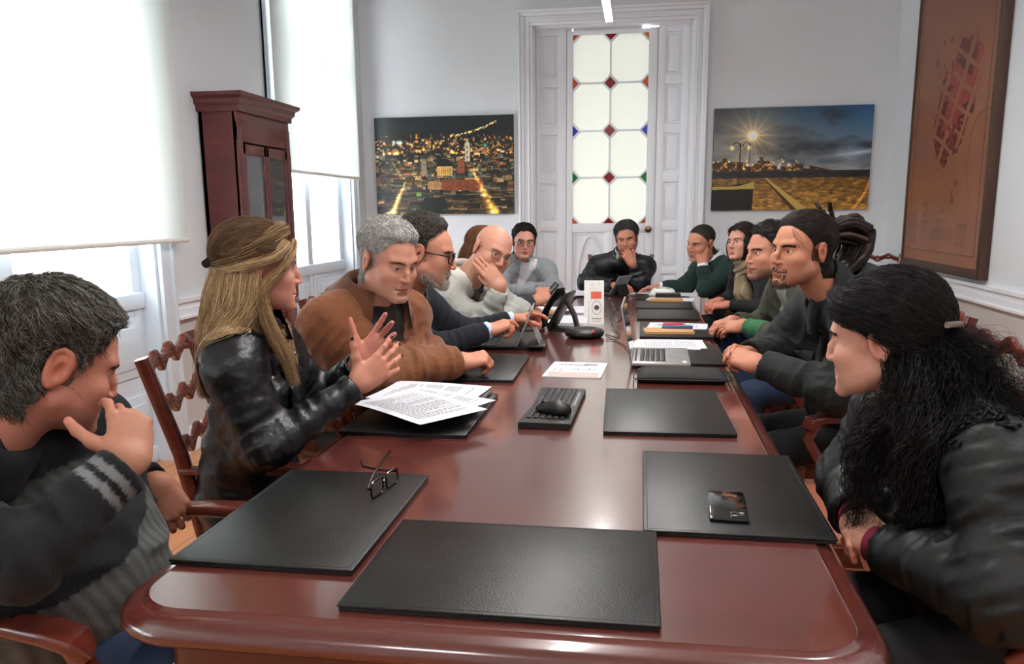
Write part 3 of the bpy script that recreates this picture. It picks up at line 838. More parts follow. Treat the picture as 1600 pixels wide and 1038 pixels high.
def collar(name, root, B, r=.062, h=.035, gap=50, flare=.018, m=None, col=(230, 230, 235), lift=.0, drop=.02, tilt=.25, thick=.004, fold=True, noise=0, n=48, turn=0):
    lift += .026; r += .007
    """band of cloth round the neck, open at the front, its outer leaf folded down"""
    ax = nrm(B.up * .5 + B.neckdir * .5 - B.fwd * tilt); f = nrm(B.fwd - ax * float(np.dot(B.fwd, ax))); l = np.cross(f, ax)
    c = B.nb + ax * lift; V = []
    th = np.radians(np.linspace(gap / 2, 360 - gap / 2, n)); th = th + math.radians(turn)
    for a in th:
        d = f * math.cos(a) + l * math.sin(a); fr = max(0, math.cos(a)); k = 1 + noise * math.sin(a * 7)
        top = h * (1 - .25 * fr) * k
        rows = [c + d * r - ax * (.012 + drop * fr), c + d * (r - .002) + ax * top, c + d * (r + thick) + ax * (top + .002)]
        if fold: rows += [c + d * (r + thick * 1.6 + flare * .5) + ax * top * .35, c + d * (r + thick * 2 + flare) - ax * (.012 + drop * 1.7 * fr), c + d * (r + flare * .7) - ax * (.012 + drop * 1.5 * fr)]
        else: rows += [c + d * (r + thick + flare * .4) + ax * top * .4, c + d * (r + thick + flare) - ax * (.016 + drop * fr)]
        V += rows
    k = len(rows); V = np.array(V); i = np.arange(n - 1)[:, None] * k
    Q = np.concatenate([np.stack([i + j, i + (j + 1) % k, i + k + (j + 1) % k, i + k + j], -1).reshape(-1, 4) for j in range(k)])
    return mk(name, V, Q, m, root, np.repeat(np.array(lin(col))[None], len(V), 0))

def roll(name, root, B, r, t, h, m, col, res=.006, tilt=.45, open_=0.0, off=.0, wob=.004):
    """thick soft ring of cloth round the neck: shawl collars and hoods"""
    ax = nrm(B.neckdir * .75 - B.fwd * tilt * 0 + B.up * .25); c0 = B.nb + ax * off
    def f(p):
        q = p - np.asarray(c0, f4); u = q @ ax; rr = np.linalg.norm(q - u[:, None] * ax, axis=1); fr = (q @ nrm(B.fwd)) / np.maximum(rr, .01)
        u2 = u + tilt * .09 * np.clip(fr, -1, 1)
        d = np.sqrt((rr - r - .25 * np.clip(-u2, 0, .05)) ** 2 + (u2 * t / h) ** 2) - t
        if open_: d = smax(d, open_ - np.abs(q @ nrm(B.lat)) - 2 * np.clip(.6 - fr, 0, 1), .01)
        return d + wob * vnoise(p * 26)
    V, Q = nets(f, B.nb - .24, B.nb + .24, res, 1.8); V = relax(V, Q, 1, .3)
    return mk(name, V, Q, m, root, np.repeat(np.array(lin(col))[None], len(V), 0))
# ---------------------------------------------------------------- room shell
def struct(name, mb, m, parent=None, **k):
    o = mb.build(name, m, parent, **k)
    if parent is None: o['kind'] = 'structure'
    return o
# floor of orange boards
fm = mat('oak_boards', (206, 134, 74), .3, coat=.3, coat_rough=.15)
nt = fm.node_tree; N = nt.nodes; L = nt.links; b_ = N['Principled BSDF']
tc = N.new('ShaderNodeTexCoord'); mp = N.new('ShaderNodeMapping'); mp.inputs['Rotation'].default_value = (0, 0, math.pi / 2); L.new(tc.outputs['Object'], mp.inputs['Vector'])
br = N.new('ShaderNodeTexBrick'); br.inputs['Scale'].default_value = 1; br.inputs['Brick Width'].default_value = 1.9; br.inputs['Row Height'].default_value = .11; br.inputs['Mortar Size'].default_value = .002
br.inputs['Color1'].default_value = (*lin((206, 138, 78)), 1); br.inputs['Color2'].default_value = (*lin((188, 116, 62)), 1); br.inputs['Mortar'].default_value = (*lin((92, 50, 26)), 1)
L.new(mp.outputs['Vector'], br.inputs['Vector']); L.new(br.outputs['Color'], b_.inputs['Base Color'])
struct('floor', MB().box(XL - .35, XR + .2, YF - .2, YB + .6, -.1, 0), fm)
struct('ceiling', MB().box(XL - .3, XR + .2, YF - .2, YB + .2, ZC, ZC + .1), M['ceil'])
struct('wall_right', MB().box(XR, XR + .2, YF - .2, YB + .2, 0, ZC), M['wall'])
struct('wall_front', MB().box(XL - .3, XR + .2, YF - .2, YF, 0, ZC), M['wall'])
DX0, DX1, DZ = -.975, .405, 2.95
w = MB(); w.box(XL - .3, DX0, YB, YB + .3, 0, ZC); w.box(DX1, XR + .2, YB, YB + .3, 0, ZC); w.box(DX0, DX1, YB, YB + .3, DZ, ZC)
struct('wall_back', w, M['wall'])
w = MB(); y = YF - .2; WZ = 3.35
for a, b in WINS: w.box(XL - .3, XL, y, a, 0, ZC); w.box(XL - .3, XL, a, b, WZ, ZC); y = b
w.box(XL - .3, XL, y, YB + .2, 0, ZC)
struct('wall_left', w, M['wall'])
# dado paint below the chair rail, rail mouldings, baseboards
RP = [(0, .0), (.045, .0), (.045, .014), (.03, .02), (.03, .055), (.018, .062), (.018, .085), (.038, .092), (.038, .112), (0, .112)]
def rail(name, x0, y0, x1, y1, z, nx, ny, prof=RP):
    v = []; n = len(prof)
    for X_, Y_ in ((x0, y0), (x1, y1)): v += [(X_ + nx * a, Y_ + ny * a, z + h) for a, h in prof]
    f = [(i, (i + 1) % n, (i + 1) % n + n, i + n) for i in range(n)] + [tuple(range(n)), tuple(range(n, 2 * n))[::-1]]
    return struct(name, MB().add(v, f), M['trim'])
BP = [(0, 0), (.022, 0), (.022, .13), (.012, .15), (0, .15)]
ZR = .775
rail('trim_1', XR, YF, XR, YB, ZR, -1, 0); rail('baseboard_right', XR, YF, XR, YB, 0, -1, 0, BP)
rail('trim_2', XL, YB, -1.105, YB, ZR, 0, -1); rail('trim_3', .51, YB, XR, YB, ZR, 0, -1)
rail('baseboard_back', XL, YB, -1.105, YB, 0, 0, -1, BP); rail('baseboard_back_right', .51, YB, XR, YB, 0, 0, -1, BP)
y = YF; k = 4
for a, b in WINS + [(YB, YB)]:
    e = b if a == YB else a - .11
    if a == YB: e = YB
    rail('trim_%d' % k, XL, y, XL, e, ZR, 1, 0); rail('baseboard_left', XL, y, XL, e, 0, 1, 0, BP); k += 1
    struct('trim_%d' % (k + 20), MB().box(XL, XL + .004, y, e, 0, ZR), M['dado']); y = b + .11
struct('trim_11', MB().box(XR - .004, XR, YF, YB, .15, ZR), M['dado'])
struct('trim_12', MB().box(XL, -1.105, YB - .004, YB, .15, ZR).box(.51, XR, YB - .004, YB, .15, ZR), M['dado'])

# windows: tall casements with panelled lower shutters and a roller blind each
blm = mat('roller_blind_fabric', (236, 238, 234), .9)
nt = blm.node_tree; tb = nt.nodes.new('ShaderNodeBsdfTranslucent'); tb.inputs['Color'].default_value = (*lin((236, 240, 238)), 1)
mx = nt.nodes.new('ShaderNodeMixShader'); mx.inputs[0].default_value = .42
nt.links.new(nt.nodes['Principled BSDF'].outputs[0], mx.inputs[1]); nt.links.new(tb.outputs[0], mx.inputs[2]); nt.links.new(mx.outputs[0], nt.nodes['Material Output'].inputs[0])
pane = mat('window_pane', (255, 255, 255), .0, trans=1, ior=1.02, spec=.3)
for wi, (a, b) in enumerate(WINS):
    r = empty('window_%d' % (wi + 1), (XL, (a + b) / 2, 0)); r['kind'] = 'structure'
    ox, oy = XL, (a + b) / 2; hw = (b - a) / 2
    c = MB()   # casing on the wall and reveal lining
    for s in (-1, 1):
        y0, y1 = sorted((s * hw, s * (hw + .11)))
        c.box(0, .03, y0, y1, 0, WZ + .11, .008); c.box(0, .045, *sorted((s * (hw + .085), s * (hw + .11))), 0, WZ + .11, .008)
        c.box(-.3, 0, *sorted((s * hw, s * (hw - .02))), 0, WZ)
    c.box(0, .03, -hw, hw, WZ, WZ + .11, .008); c.box(-.3, 0, -hw, hw, WZ - .02, WZ)
    c.build('window_casing', M['trim2'], r)
    fr = MB()
    x0, x1 = -.14, -.09
    for s in (-1, 1): fr.box(x0, x1, *sorted((s * (hw - .02), s * (hw - .10))), .0, WZ - .02, .006)
    fr.box(x0, x1, -.05, .05, .93, WZ - .02, .006)
    fr.box(x0 - .01, x1 + .02, -hw + .02, hw - .02, .86, .945, .008); fr.box(x0, x1, -hw, hw, WZ - .1, WZ - .02, .006); fr.box(x0, x1, -hw, hw, 2.45, 2.53, .006)
    fr.build('window_frame', M['trim2'], r)
    MB().box(-.118, -.112, -hw + .05, hw - .05, .94, WZ - .05).build('window_pane', pane, r)
    lo = MB(); lo.box(-.12, -.095, -hw + .05, hw - .05, 0, .88)
    for s in (-1, 1):
        cy = s * hw / 2
        for z0, z1 in ((.12, .40), (.50, .82)):
            lo.box(-.095, -.080, cy - hw / 2 + .09, cy + hw / 2 - .07, z0, z1, .006); lo.box(-.085, -.068, cy - hw / 2 + .14, cy + hw / 2 - .12, z0 + .05, z1 - .05, .008)
        lo.box(-.095, -.075, *sorted((s * .01, s * .06)), 0, .86, .006)
    lo.box(-.095, -.07, -hw + .02, hw - .02, .0, .09, .006)
    lo.build('window_panel', M['trim2'], r)
BL = [(-1.1, 1.1, 1.23), (1.99, 4.26, 1.205), (5.50, 7.16, 1.64)]
for i, (a, b, z) in enumerate(BL):
    t = empty('roller_blind', (XL + .1, (a + b) / 2, z), 0, ['white roller blind over the window beside the camera', 'large white roller blind pulled low over the window left of the cabinet',
        'white roller blind half down over the far window behind the cabinet'][i], 'blind')
    hw = (b - a) / 2
    MB().box(-.0015, .0015, -hw, hw, .02, 3.55 - z).build('blind_fabric', blm, t)
    MB().tube([(0, -hw, .012), (0, hw, .012)], .013, 10).build('bottom_rail', M['white'], t)
    MB().tube([(0, -hw - .02, 3.56 - z), (0, hw + .02, 3.56 - z)], .03, 14).build('roller_tube', M['white'], t)
    for s in (-1, 1): MB().box(-.1, .03, s * (hw + .03) - .005, s * (hw + .03) + .005, 3.52 - z, 3.60 - z).build('bracket', M['white'], t)

# door: moulded casing, panelled side leaves and one glazed leaf with coloured corners
d = empty('door_1', ((DX0 + DX1) / 2, YB, 0)); d['kind'] = 'structure'
CX = (DX0 + DX1) / 2; y0 = YB
def frame_prof(depths, steps):
    c = MB(); o = 0
    for dep, st in zip(depths, steps):
        i0, i1 = o, o + st
        for s in (-1, 1):
            xi = (DX1 - CX); c.box(*sorted((s * (xi + i0), s * (xi + i1))), -dep, 0, 0, DZ + i0, .004)
        xi = DX1 - CX
        c.box(-xi - i1, xi + i1, -dep, 0, DZ + i0, DZ + i1, .004); o = i1
    return c
frame_prof((.035, .05, .03, .055, .07), (.03, .02, .03, .03, .02)).build('door_casing', M['trim'], d)
MB().box(DX0 - CX, DX0 - CX + .012, 0, .3, 0, DZ).box(DX1 - CX - .012, DX1 - CX, 0, .3, 0, DZ).box(DX0 - CX, DX1 - CX, 0, .3, DZ - .012, DZ).build('door_jamb', M['trim'], d)
PZ = [(.12, .36), (.44, .78), (.84, 1.17), (1.25, 1.60), (1.69, 2.03), (2.11, 2.445), (2.53, 2.885)]
def leaf(x0, x1, px0, px1, yy):
    c = MB(); c.box(x0, x1, yy + .018, yy + .04, 0, DZ - .015)
    c.box(x0, px0, yy, yy + .02, 0, DZ - .015, .004); c.box(px1, x1, yy, yy + .02, 0, DZ - .015, .004)
    zz = [0] + [q for p in PZ for q in p] + [DZ - .015]
    for a, b in zip(zz[::2], zz[1::2]): c.box(px0 - .002, px1 + .002, yy, yy + .02, a, b, .004)
    for a, b in PZ: c.box(px0 + .022, px1 - .022, yy + .004, yy + .02, a + .022, b - .022, .009)
    return c
leaf(DX0 - CX + .012, -.69 - CX, -.925 - CX, -.770 - CX, .10).build('side_panel', M['trim'], d)
leaf(.118 - CX, DX1 - CX - .012, .185 - CX, .325 - CX, .10).build('side_panel', M['trim'], d)
gx0, gx1, gz0, gz1 = -.632 - CX, .035 - CX, 1.24, 2.885; lx0, lx1 = -.685 - CX, .110 - CX; yy = .10
c = MB(); c.box(lx0 - .012, gx0 - .01, yy + .022, yy + .045, 0, DZ); c.box(gx1 + .01, lx1 + .012, yy + .022, yy + .045, 0, DZ - .02); c.box(lx0, gx0, yy, yy + .04, 0, DZ - .03, .004); c.box(gx1, lx1, yy, yy + .04, 0, DZ - .03, .004)
c.box(gx0, gx1 - .06, yy + .022, yy + .045, gz1, DZ); c.box(gx0, gx1, yy, yy + .04, gz1, DZ - .03, .004); c.box(gx0, gx1, yy, yy + .04, 1.16, gz0, .004); c.box(gx0, gx1, yy + .022, yy + .04, .1, 1.17); c.box(gx0, gx1, yy, yy + .04, 0, .2, .004)
mxm = (gx0 + gx1) / 2; c.box(mxm - .035, mxm + .035, yy, yy + .03, .2, 1.17, .004)
for s in (-1, 1):
    cx = mxm + s * (gx1 - gx0) / 4; hw = (gx1 - gx0) / 4 - .02
    c.tube([(cx + .120 * math.cos(a), yy + .018, .66 + .46 * math.sin(a)) for a in np.linspace(0, 2 * math.pi, 36, endpoint=False)], .012, 6, closed=True, up=(0, 1, 0))
    c.tube([(cx - hw, yy + .02, .22), (cx + hw, yy + .02, .22), (cx + hw, yy + .02, 1.14), (cx - hw, yy + .02, 1.14)], .010, 6, closed=True, up=(0, 1, 0))
dl = c.build('door_leaf', M['trim'], d)
pw_, ph_ = (gx1 - gx0) / 2, (gz1 - gz0) / 4; DD = .064
gl = mat('frosted_glass', (250, 250, 246), .9); nt = gl.node_tree; tb = nt.nodes.new('ShaderNodeBsdfTranslucent'); tb.inputs['Color'].default_value = (*lin((246, 248, 240)), 1)
mx = nt.nodes.new('ShaderNodeMixShader'); mx.inputs[0].default_value = .17; nt.links.new(nt.nodes['Principled BSDF'].outputs[0], mx.inputs[1]); nt.links.new(tb.outputs[0], mx.inputs[2]); nt.links.new(mx.outputs[0], nt.nodes['Material Output'].inputs[0])
MB().box(gx0, gx1, yy + .018, yy + .021, gz0, gz1).build('frosted_pane', gl, dl)
cames = MB()
def came(x0, z0, x1, z1, w_=.011): cames.tube([(x0, yy + .012, z0), (x1, yy + .012, z1)], w_, 6, up=(0, 1, 0))
def tint(name, rgb):
    m = mat(name, rgb, .25); nt = m.node_tree; tb = nt.nodes.new('ShaderNodeBsdfTranslucent'); tb.inputs['Color'].default_value = (*lin(rgb), 1)
    mx = nt.nodes.new('ShaderNodeMixShader'); mx.inputs[0].default_value = .35; nt.links.new(nt.nodes['Principled BSDF'].outputs[0], mx.inputs[1]); nt.links.new(tb.outputs[0], mx.inputs[2]); nt.links.new(mx.outputs[0], nt.nodes['Material Output'].inputs[0]); return m
T_ = dict(r=tint('ruby_glass', (165, 26, 38)), o=tint('orange_glass', (226, 108, 44)), b=tint('blue_glass', (28, 70, 215)), g=tint('green_glass', (20, 150, 52)), y=tint('amber_glass', (226, 150, 50)))
edge = {4: 'oy', 3: 'oo', 2: 'bb', 1: 'gg', 0: 'oo'}
for i in range(3):
    for j in range(5):
        x, z = gx0 + pw_ * i, gz0 + ph_ * j
        colk = 'r' if i == 1 else edge[j][0 if i == 0 else 1]
        pts = [(x + DD * .92, z), (x, z + DD * .92), (x - DD * .92, z), (x, z - DD * .92)]
        pts = [(min(max(a, gx0), gx1), min(max(q, gz0), gz1)) for a, q in pts]
        u_ = []; [u_.append(p) for p in pts if p not in u_]
        if len(u_) >= 3:
            n_ = len(u_); MB().add([(a, yy + .009, q) for a, q in u_] + [(a, yy + .016, q) for a, q in u_], [tuple(range(n_)), tuple(range(n_, 2 * n_))[::-1]] + [(k, (k + 1) % n_, (k + 1) % n_ + n_, k + n_) for k in range(n_)]).build('coloured_pane', T_[colk], dl)
        for sx, sz in ((1, 1), (1, -1), (-1, 1), (-1, -1)):
            xa, za = x + sx * DD, z; xb, zb = x, z + sz * DD
            if gx0 - .001 <= xa <= gx1 + .001 and gz0 - .001 <= zb <= gz1 + .001: came(xa, za, xb, zb)
for j in range(4): came(mxm, gz0 + ph_ * j + DD, mxm, gz0 + ph_ * (j + 1) - DD, .009)
for j in range(1, 4):
    for i in range(2): came(gx0 + pw_ * i + DD, gz0 + ph_ * j, gx0 + pw_ * (i + 1) - DD, gz0 + ph_ * j, .009)
cames.build('glazing_bars', M['trim'], dl)
MB().lathe([(.004, 0), (.012, .004), (.012, .02), (.028, .03), (.032, .045), (.026, .06), (.01, .065)], n=20).xf(Matrix.Translation((.060 - CX, yy, 1.185)) @ Matrix.Rotation(math.pi / 2, 4, 'X')).build('door_knob', M['brass'], dl)

# linear LED pendants above the table
lm = mat('led_diffuser', (255, 255, 255), .5, emit=((250, 252, 255), 14))
for i, (ya, yb, lb) in enumerate([(4.35, 5.76, 'slim white linear pendant lamp hanging above the far half of the table'), (1.6, 3.9, 'slim white linear pendant lamp hanging above the near half of the table')]):
    t = empty('pendant_lamp', (-.235, (ya + yb) / 2, 2.57), 0, lb, 'lamp'); h_ = (yb - ya) / 2
    MB().box(-.025, .025, -h_, h_, .012, .06, .004).build('housing', M['white'], t)
    MB().box(-.022, .022, -h_ + .004, h_ - .004, 0, .013).build('diffuser', lm, t)
    for s in (-1, 1): MB().tube([(0, s * (h_ - .25), .06), (0, s * (h_ - .25), ZC - 2.57)], .0015, 6).build('suspension_wire', M['steel'], t)
    area('pendant_light', (-.235, (ya + yb) / 2, 2.555), (0, 0, 0), .04, yb - ya, 15 * (yb - ya), (1, .97, .94))
# unseen square ceiling panels that light the right side and the near end
for i, (x, y, lb) in enumerate([(.9, -1.2, 'unseen square white ceiling light panel behind the camera, on the right'), (-1.2, -1.2, 'unseen square white ceiling light panel behind the camera, on the left'), (1.3, 2.4, 'unseen square white ceiling light panel over the right side of the table')]):
    t = empty('unseen_ceiling_light', (x, y, ZC), 0, lb, 'ceiling light')
    MB().box(-.32, .32, -.32, .32, -.03, 0, .004).build('housing', M['white'], t); MB().box(-.3, .3, -.3, .3, -.034, -.028).build('diffuser', lm, t)
    area('unseen_panel_light', (x, y, ZC - .04), (0, 0, 0), .6, .6, 20, (1, .97, .94))

# ---------------------------------------------------------------- pictures and map (flat prints)
def print_mesh(name, w, h, colfn, nx, nz, m, parent, off):
    u, v = np.meshgrid(np.linspace(0, 1, nx), np.linspace(0, 1, nz)); u = u.ravel(); v = v.ravel()
    C = colfn(u, v); V = off(u * w, v * h)
    i = np.arange(nx * nz).reshape(nz, nx); Q = np.stack([i[:-1, :-1], i[:-1, 1:], i[1:, 1:], i[1:, :-1]], -1).reshape(-1, 4)
    return mk(name, V, Q, m, parent, np.clip(C, 0, 1) ** 2.2, smooth=False, world=False)
def n2(u, v, s, seed=0):
    return vnoise(np.stack([u * s, v * s, 0 * u + .5], 1), seed)
def fbm(u, v, s, o=4, seed=0):
    return sum(n2(u, v, s * 2 ** k, seed + k) / 2 ** k for k in range(o)) / 1.9
def city(u, v):
    rng = np.random.default_rng(5); n = len(u); C = np.zeros((n, 3)); C[:] = (.12, .13, .12)
    sky = v > .86 - .10 * (u - .5) ** 2; C[sky] = (.11, .14, .15)
    C *= (1 + .25 * fbm(u, v, 8))[:, None]
    def rect(x0, y0, x1, y1, c, sh=0):
        m = (u > x0) & (u < x1) & (v > y0 + (u - x0) * sh) & (v < y1 + (u - x0) * sh)
        C[m] = np.array(c) * (1 + .18 * n2(u[m], v[m], 60, 7))[:, None]
    for k in range(900):      # rooftops and facades from far to near
        t = k / 900; y = .78 * (1 - t) ** 1.15; x = rng.uniform(-.05, 1); s = .014 + .125 * t ** 1.4
        w_ = s * rng.uniform(.5, 1.3); h_ = s * rng.uniform(.5, 1.2)
        wv = rng.uniform(); base = np.array([(.16, .17, .16), (.33, .30, .24), (.52, .42, .28), (.42, .27, .16), (.24, .27, .24), (.60, .50, .36)][rng.integers(0, 6)]) * rng.uniform(.6, 1.75)
        rect(x, y - h_, x + w_, y, base); rect(x, y, x + w_, y + h_ * .18, base * rng.uniform(.35, .7))
        if t > .45 and wv > .5:
            for q in range(3): rect(x + w_ * (.15 + .27 * q), y - h_ * .6, x + w_ * (.25 + .27 * q), y - h_ * .35, base * .35)
    def glow(x, y, r, c, a=1.0):
        r *= .55; d2 = (((u - x) * 1.45) ** 2 + (v - y) ** 2) / r ** 2; m = d2 < 9
        C[m] += a * np.exp(-d2[m])[:, None] * np.array(c)
    for k in range(520):      # distant lamps
        x = rng.uniform(0, 1); y = .64 + .19 * rng.uniform() ** 1.6 - .05 * abs(x - .3)
        if n2(np.array([x]), np.array([y]), 14, 9)[0] > -.15: glow(x, y, rng.uniform(.005, .022), (1, .58, .24), rng.uniform(.2, 1.0))
    for k in range(130):
        t = rng.uniform(); glow(.55 + .33 * t, .80 + .14 * t ** 1.6 + rng.normal(0, .006), .010, (1, .7, .35), rng.uniform(.4, 1))
    for k in range(260): glow(rng.uniform(0, 1), rng.uniform(.3, .68), rng.uniform(.005, .012), (1, .75, .4), rng.uniform(.2, .7))
    for x in (.14, .17, .19): glow(x, .745, .035, (.75, .9, .8), .9)
    glow(.80, .70, .035, (.3, .75, .6), .9)
    rect(.655, .54, .69, .73, (.82, .78, .66)); rect(.662, .73, .683, .765, (.7, .66, .55))
    for q in range(3): rect(.667, .57 + .05 * q, .676, .595 + .05 * q, (.3, .27, .2))
    rect(.45, .40, .56, .50, (.86, .68, .36)); m = (((u - .505) / .055) ** 2 + ((v - .50) / .075) ** 2 < 1) & (v > .495); C[m] = (.10, .11, .11)
    for q in range(6): rect(.462 + .016 * q, .415, .468 + .016 * q, .48, (.55, .38, .18))
    rect(.335, .40, .375, .56, (.55, .50, .40)); rect(.60, .42, .65, .56, (.55, .30, .18)); rect(.38, .26, .48, .34, (.66, .47, .30)); rect(.48, .25, .78, .36, (.50, .27, .16), -.02)
    for k in range(200):      # lit streets
        t = rng.uniform(); glow(.70 + .17 * t + rng.normal(0, .006 + .014 * t), .47 - .47 * t, .012 + .03 * t, (1, .70, .26), .15)
        glow(.215 - .11 * t + rng.normal(0, .006 + .008 * t), .34 - .34 * t, .012 + .02 * t, (1, .78, .38), .17)
    m = (((u - .42) / .10) ** 2 + ((v - .10) / .09) ** 2 + .35 * n2(u, v, 22, 3) < 1); C[m] = np.array((.07, .10, .06)); rect(.295, .19, .33, .23, (.45, .6, .2))
    return C.clip(0, 1)
def beach(u, v):
    C = np.zeros((len(u), 3)); f = fbm(u, v * 1.6, 4, 5, 11)
    top = np.array([.16, .36, .54]); grey = np.array([.36, .36, .38]); low = np.array([.62, .62, .62])
    t = np.clip((v - .38) / .6, 0, 1)[:, None]; C = low * (1 - t) + (top * u[:, None] + np.array([.20, .22, .25]) * (1 - u[:, None])) * t
    cl = np.clip((f + .25 - .9 * np.abs(v - .58 - .12 * (u - .5)) * 1.6) * 2.2, 0, 1)[:, None]; C = C * (1 - cl * .9) + np.array([.19, .22, .26]) * cl * .9
    st = np.exp(-((v - .52 - .18 * (u - .75) - .02 * f) / .02) ** 2)[:, None] * np.clip(u * 3 - 2, 0, 1)[:, None]; C += st * .3
    d = np.sqrt(((u - .25) * 1.5) ** 2 + (v - .73) ** 2); C += (np.exp(-d / .17)[:, None] * np.array([.62, .46, .22]) + np.exp(-(d / .035) ** 2)[:, None] * np.array([1, .9, .6]))
    ang = np.arctan2(v - .73, (u - .25) * 1.5); C += (np.exp(-d / .11) * np.abs(np.cos(ang * 7)) ** 14)[:, None] * np.array([.5, .38, .18])
    sk = .50 - .17 * np.clip(u - .15, 0, 1) + .035 * np.floor(2 * n2(u, 0 * u, 26, 2) + 1) * (u < .62) * (u > .02) - .02
    land = (v < np.where(u < .62, np.clip(sk, .38, .6), np.maximum(.38, .435 - .35 * (u - .62)))) & (v > .33)
    C[land] = (np.array([.27, .18, .11]) * (1 + .8 * np.clip(n2(u, v, 45, 4), 0, 1))[:, None])[land]
    rng = np.random.default_rng(3)
    for k in range(110):
        x, y = rng.uniform(0, .6) ** 1.1, rng.uniform(.36, .50); d2 = (((u - x) * 1.5) ** 2 + (v - y) ** 2) / .008 ** 2; m = (d2 < 9) & (v < .55); C[m] += (np.exp(-d2[m])[:, None] * np.array([1, .75, .35]) * rng.uniform(.3, 1))
    sea = (v <= .385) & (v > .30); C[sea] = (np.array([.17, .17, .18]) * (1 + .4 * n2(u, v * 5, 30, 6))[:, None])[sea]
    g = v <= .315; gr = fbm(u, v * 2, 34, 5, 21); sand = np.array([.80, .58, .27]) * (1 + .85 * gr)[:, None] * (1 - .35 * np.clip(fbm(u, v * 2, 6, 3, 77), 0, 1))[:, None] * (.62 + .9 * np.clip(.3 - v, 0, .3))[:, None]; C[g] = sand[g]
    m = (v < .22 + .06 * (u / .27)) & (u < .265 + .02 * v) ; C[m] = (.09, .09, .07); m2 = (v > .205 + .02 * u) & (v < .235 + .42 * np.clip(u - .17, 0, .1) + .02 * u) & (u < .275); C[m2] = (.72, .62, .32)
    xc = .345 + (.315 - v) * .78; m = (np.abs(u - xc) < .006 + .10 * (.315 - v)) & (v < .315); C[m] = (.78, .64, .34); m = (u < xc - .006 - .10 * (.315 - v)) & (u > xc - .012 - .20 * (.315 - v)) & (v < .31); C[m] = (.30, .22, .10)
    for x, w_ in ((.170, .0035), (.232, .0022)): m = (np.abs(u - x - .02 * (v - .3)) < w_) & (v > .27) & (v < .66); C[m] = (.12, .09, .06)
    for x in (.150, .215):
        r_ = np.sqrt(((u - x) * 1.5) ** 2 + (v - .635) ** 2); m = (np.abs(r_ - .032) < .004) & (v > .63); C[m] = (.12, .09, .06)
    for x in (.122, .232): d2 = (((u - x) * 1.5) ** 2 + (v - .615) ** 2) / .018 ** 2; C += np.exp(-d2)[:, None] * np.array([1, .8, .4])
    ar = np.abs(np.sqrt(((u - .60) * 1.5) ** 2 + (v - .42) ** 2) - .62); m = (v < .3) & (u > .8); C[m] += (np.exp(-(ar / .012) ** 2)[:, None] * np.array([.5, .28, .12]))[m]
    return C.clip(0, 1)
def oldmap(u, v):
    n = fbm(u, v * 2, 5, 5, 31)[:, None]; C = np.array([.56, .36, .26]) * (1 + .12 * n); C = C * (1 - .12 * v[:, None])
    C = C + (np.array([.45, .28, .19]) - C) * (np.clip(fbm(u, v * 2, 2, 3, 5) * 1.2, 0, .6))[:, None]
    bd = (np.abs(u - .055) < .004) | (np.abs(u - .945) < .004) | (np.abs(v - .035) < .0014) | (np.abs(v - .965) < .0014); C[bd & (u > .05) & (u < .95) & (v > .033) & (v < .967)] = (.22, .10, .07)
    a = math.radians(62); x = (u - .58) * .75; y = (v - .50) * 1.35; X_ = x * math.cos(a) + y * math.sin(a); Y_ = -x * math.sin(a) + y * math.cos(a)
    wob = .012 * n2(u, v, 9, 41); gx = np.abs(((X_ + wob) * 11) % 1 - .5); gy = np.abs(((Y_ + wob) * 8.0) % 1 - .5)
    inside = ((X_ / .27) ** 2 + (Y_ / .17) ** 2 + .5 * n2(u, v, 12, 42)) < 1; blk = inside & (gx < .40) & (gy < .38)
    C[blk] = np.array((.34, .12, .10)); rd = n2(np.floor((X_ + wob) * 11 + .5), np.floor((Y_ + wob) * 8 + .5), .73, 44) > .3; C[blk & rd] = (.52, .20, .16); fine = blk & (n2(u, v, 120, 45) > .35); C[fine] = (.55, .28, .18)
    tails = ((np.abs(x - .02 - .02 * n2(v * 9, u * 0, 1, 3)) < .10) & (y < -.08) & (y > -.42) | (np.abs(x + .05) < .2) & (y > .12) & (y < .30)) & (n2(u, v, 40, 47) > .42) & (n2(u, v, 7, 48) > -.1); C[tails] = (.42, .18, .13)
    for x0, x1, y0, y1 in ((.08, .18, .06, .17), (.24, .33, .10, .21), (.40, .68, .075, .115), (.70, .84, .06, .13), (.46, .60, .13, .14), (.48, .56, .16, .18)):
        m = (u > x0) & (u < x1) & (v > y0) & (v < y1) & ((v * 260 % 1) < .5) & (n2(u, v, 90, 50) > -.25); C[m] *= .68
    C[(np.abs(n2(u, v, 3.1, 55)) < .012) & (v > .2) & (v < .5)] *= .8
    return C.clip(0, 1)
for nm, lb, x0, x1, z0, z1, fn in (('canvas_picture', 'large canvas photo of a town lit up at night, left of the door', -2.449, -1.154, 1.335, 2.210, city),
                                   ('canvas_picture', 'large canvas photo of a lamp-lit beach at dusk, right of the door', .603, 1.912, 1.346, 2.210, beach)):
    t = empty(nm, ((x0 + x1) / 2, YB - .001, z0), 0, lb, 'picture'); w_, h_ = x1 - x0, z1 - z0
    MB().box(-w_ / 2, w_ / 2, -.034, -.002, 0, h_).build('stretcher_edge', M['canvas'], t)
    print_mesh('photo_print', w_ - .002, h_ - .002, fn, 560, 380, M['art'], t, lambda a, b: np.stack([a - w_ / 2 + .001, 0 * a - .0355, b + .001], 1))
mz0, mz1, my0, my1 = .915, 3.15, 5.37, 6.90
t = empty('framed_map', (XR - .001, (my0 + my1) / 2, mz0), 0, 'tall brown old town map in a dark wooden frame on the right wall', 'map')
hw = (my1 - my0) / 2; hh = mz1 - mz0
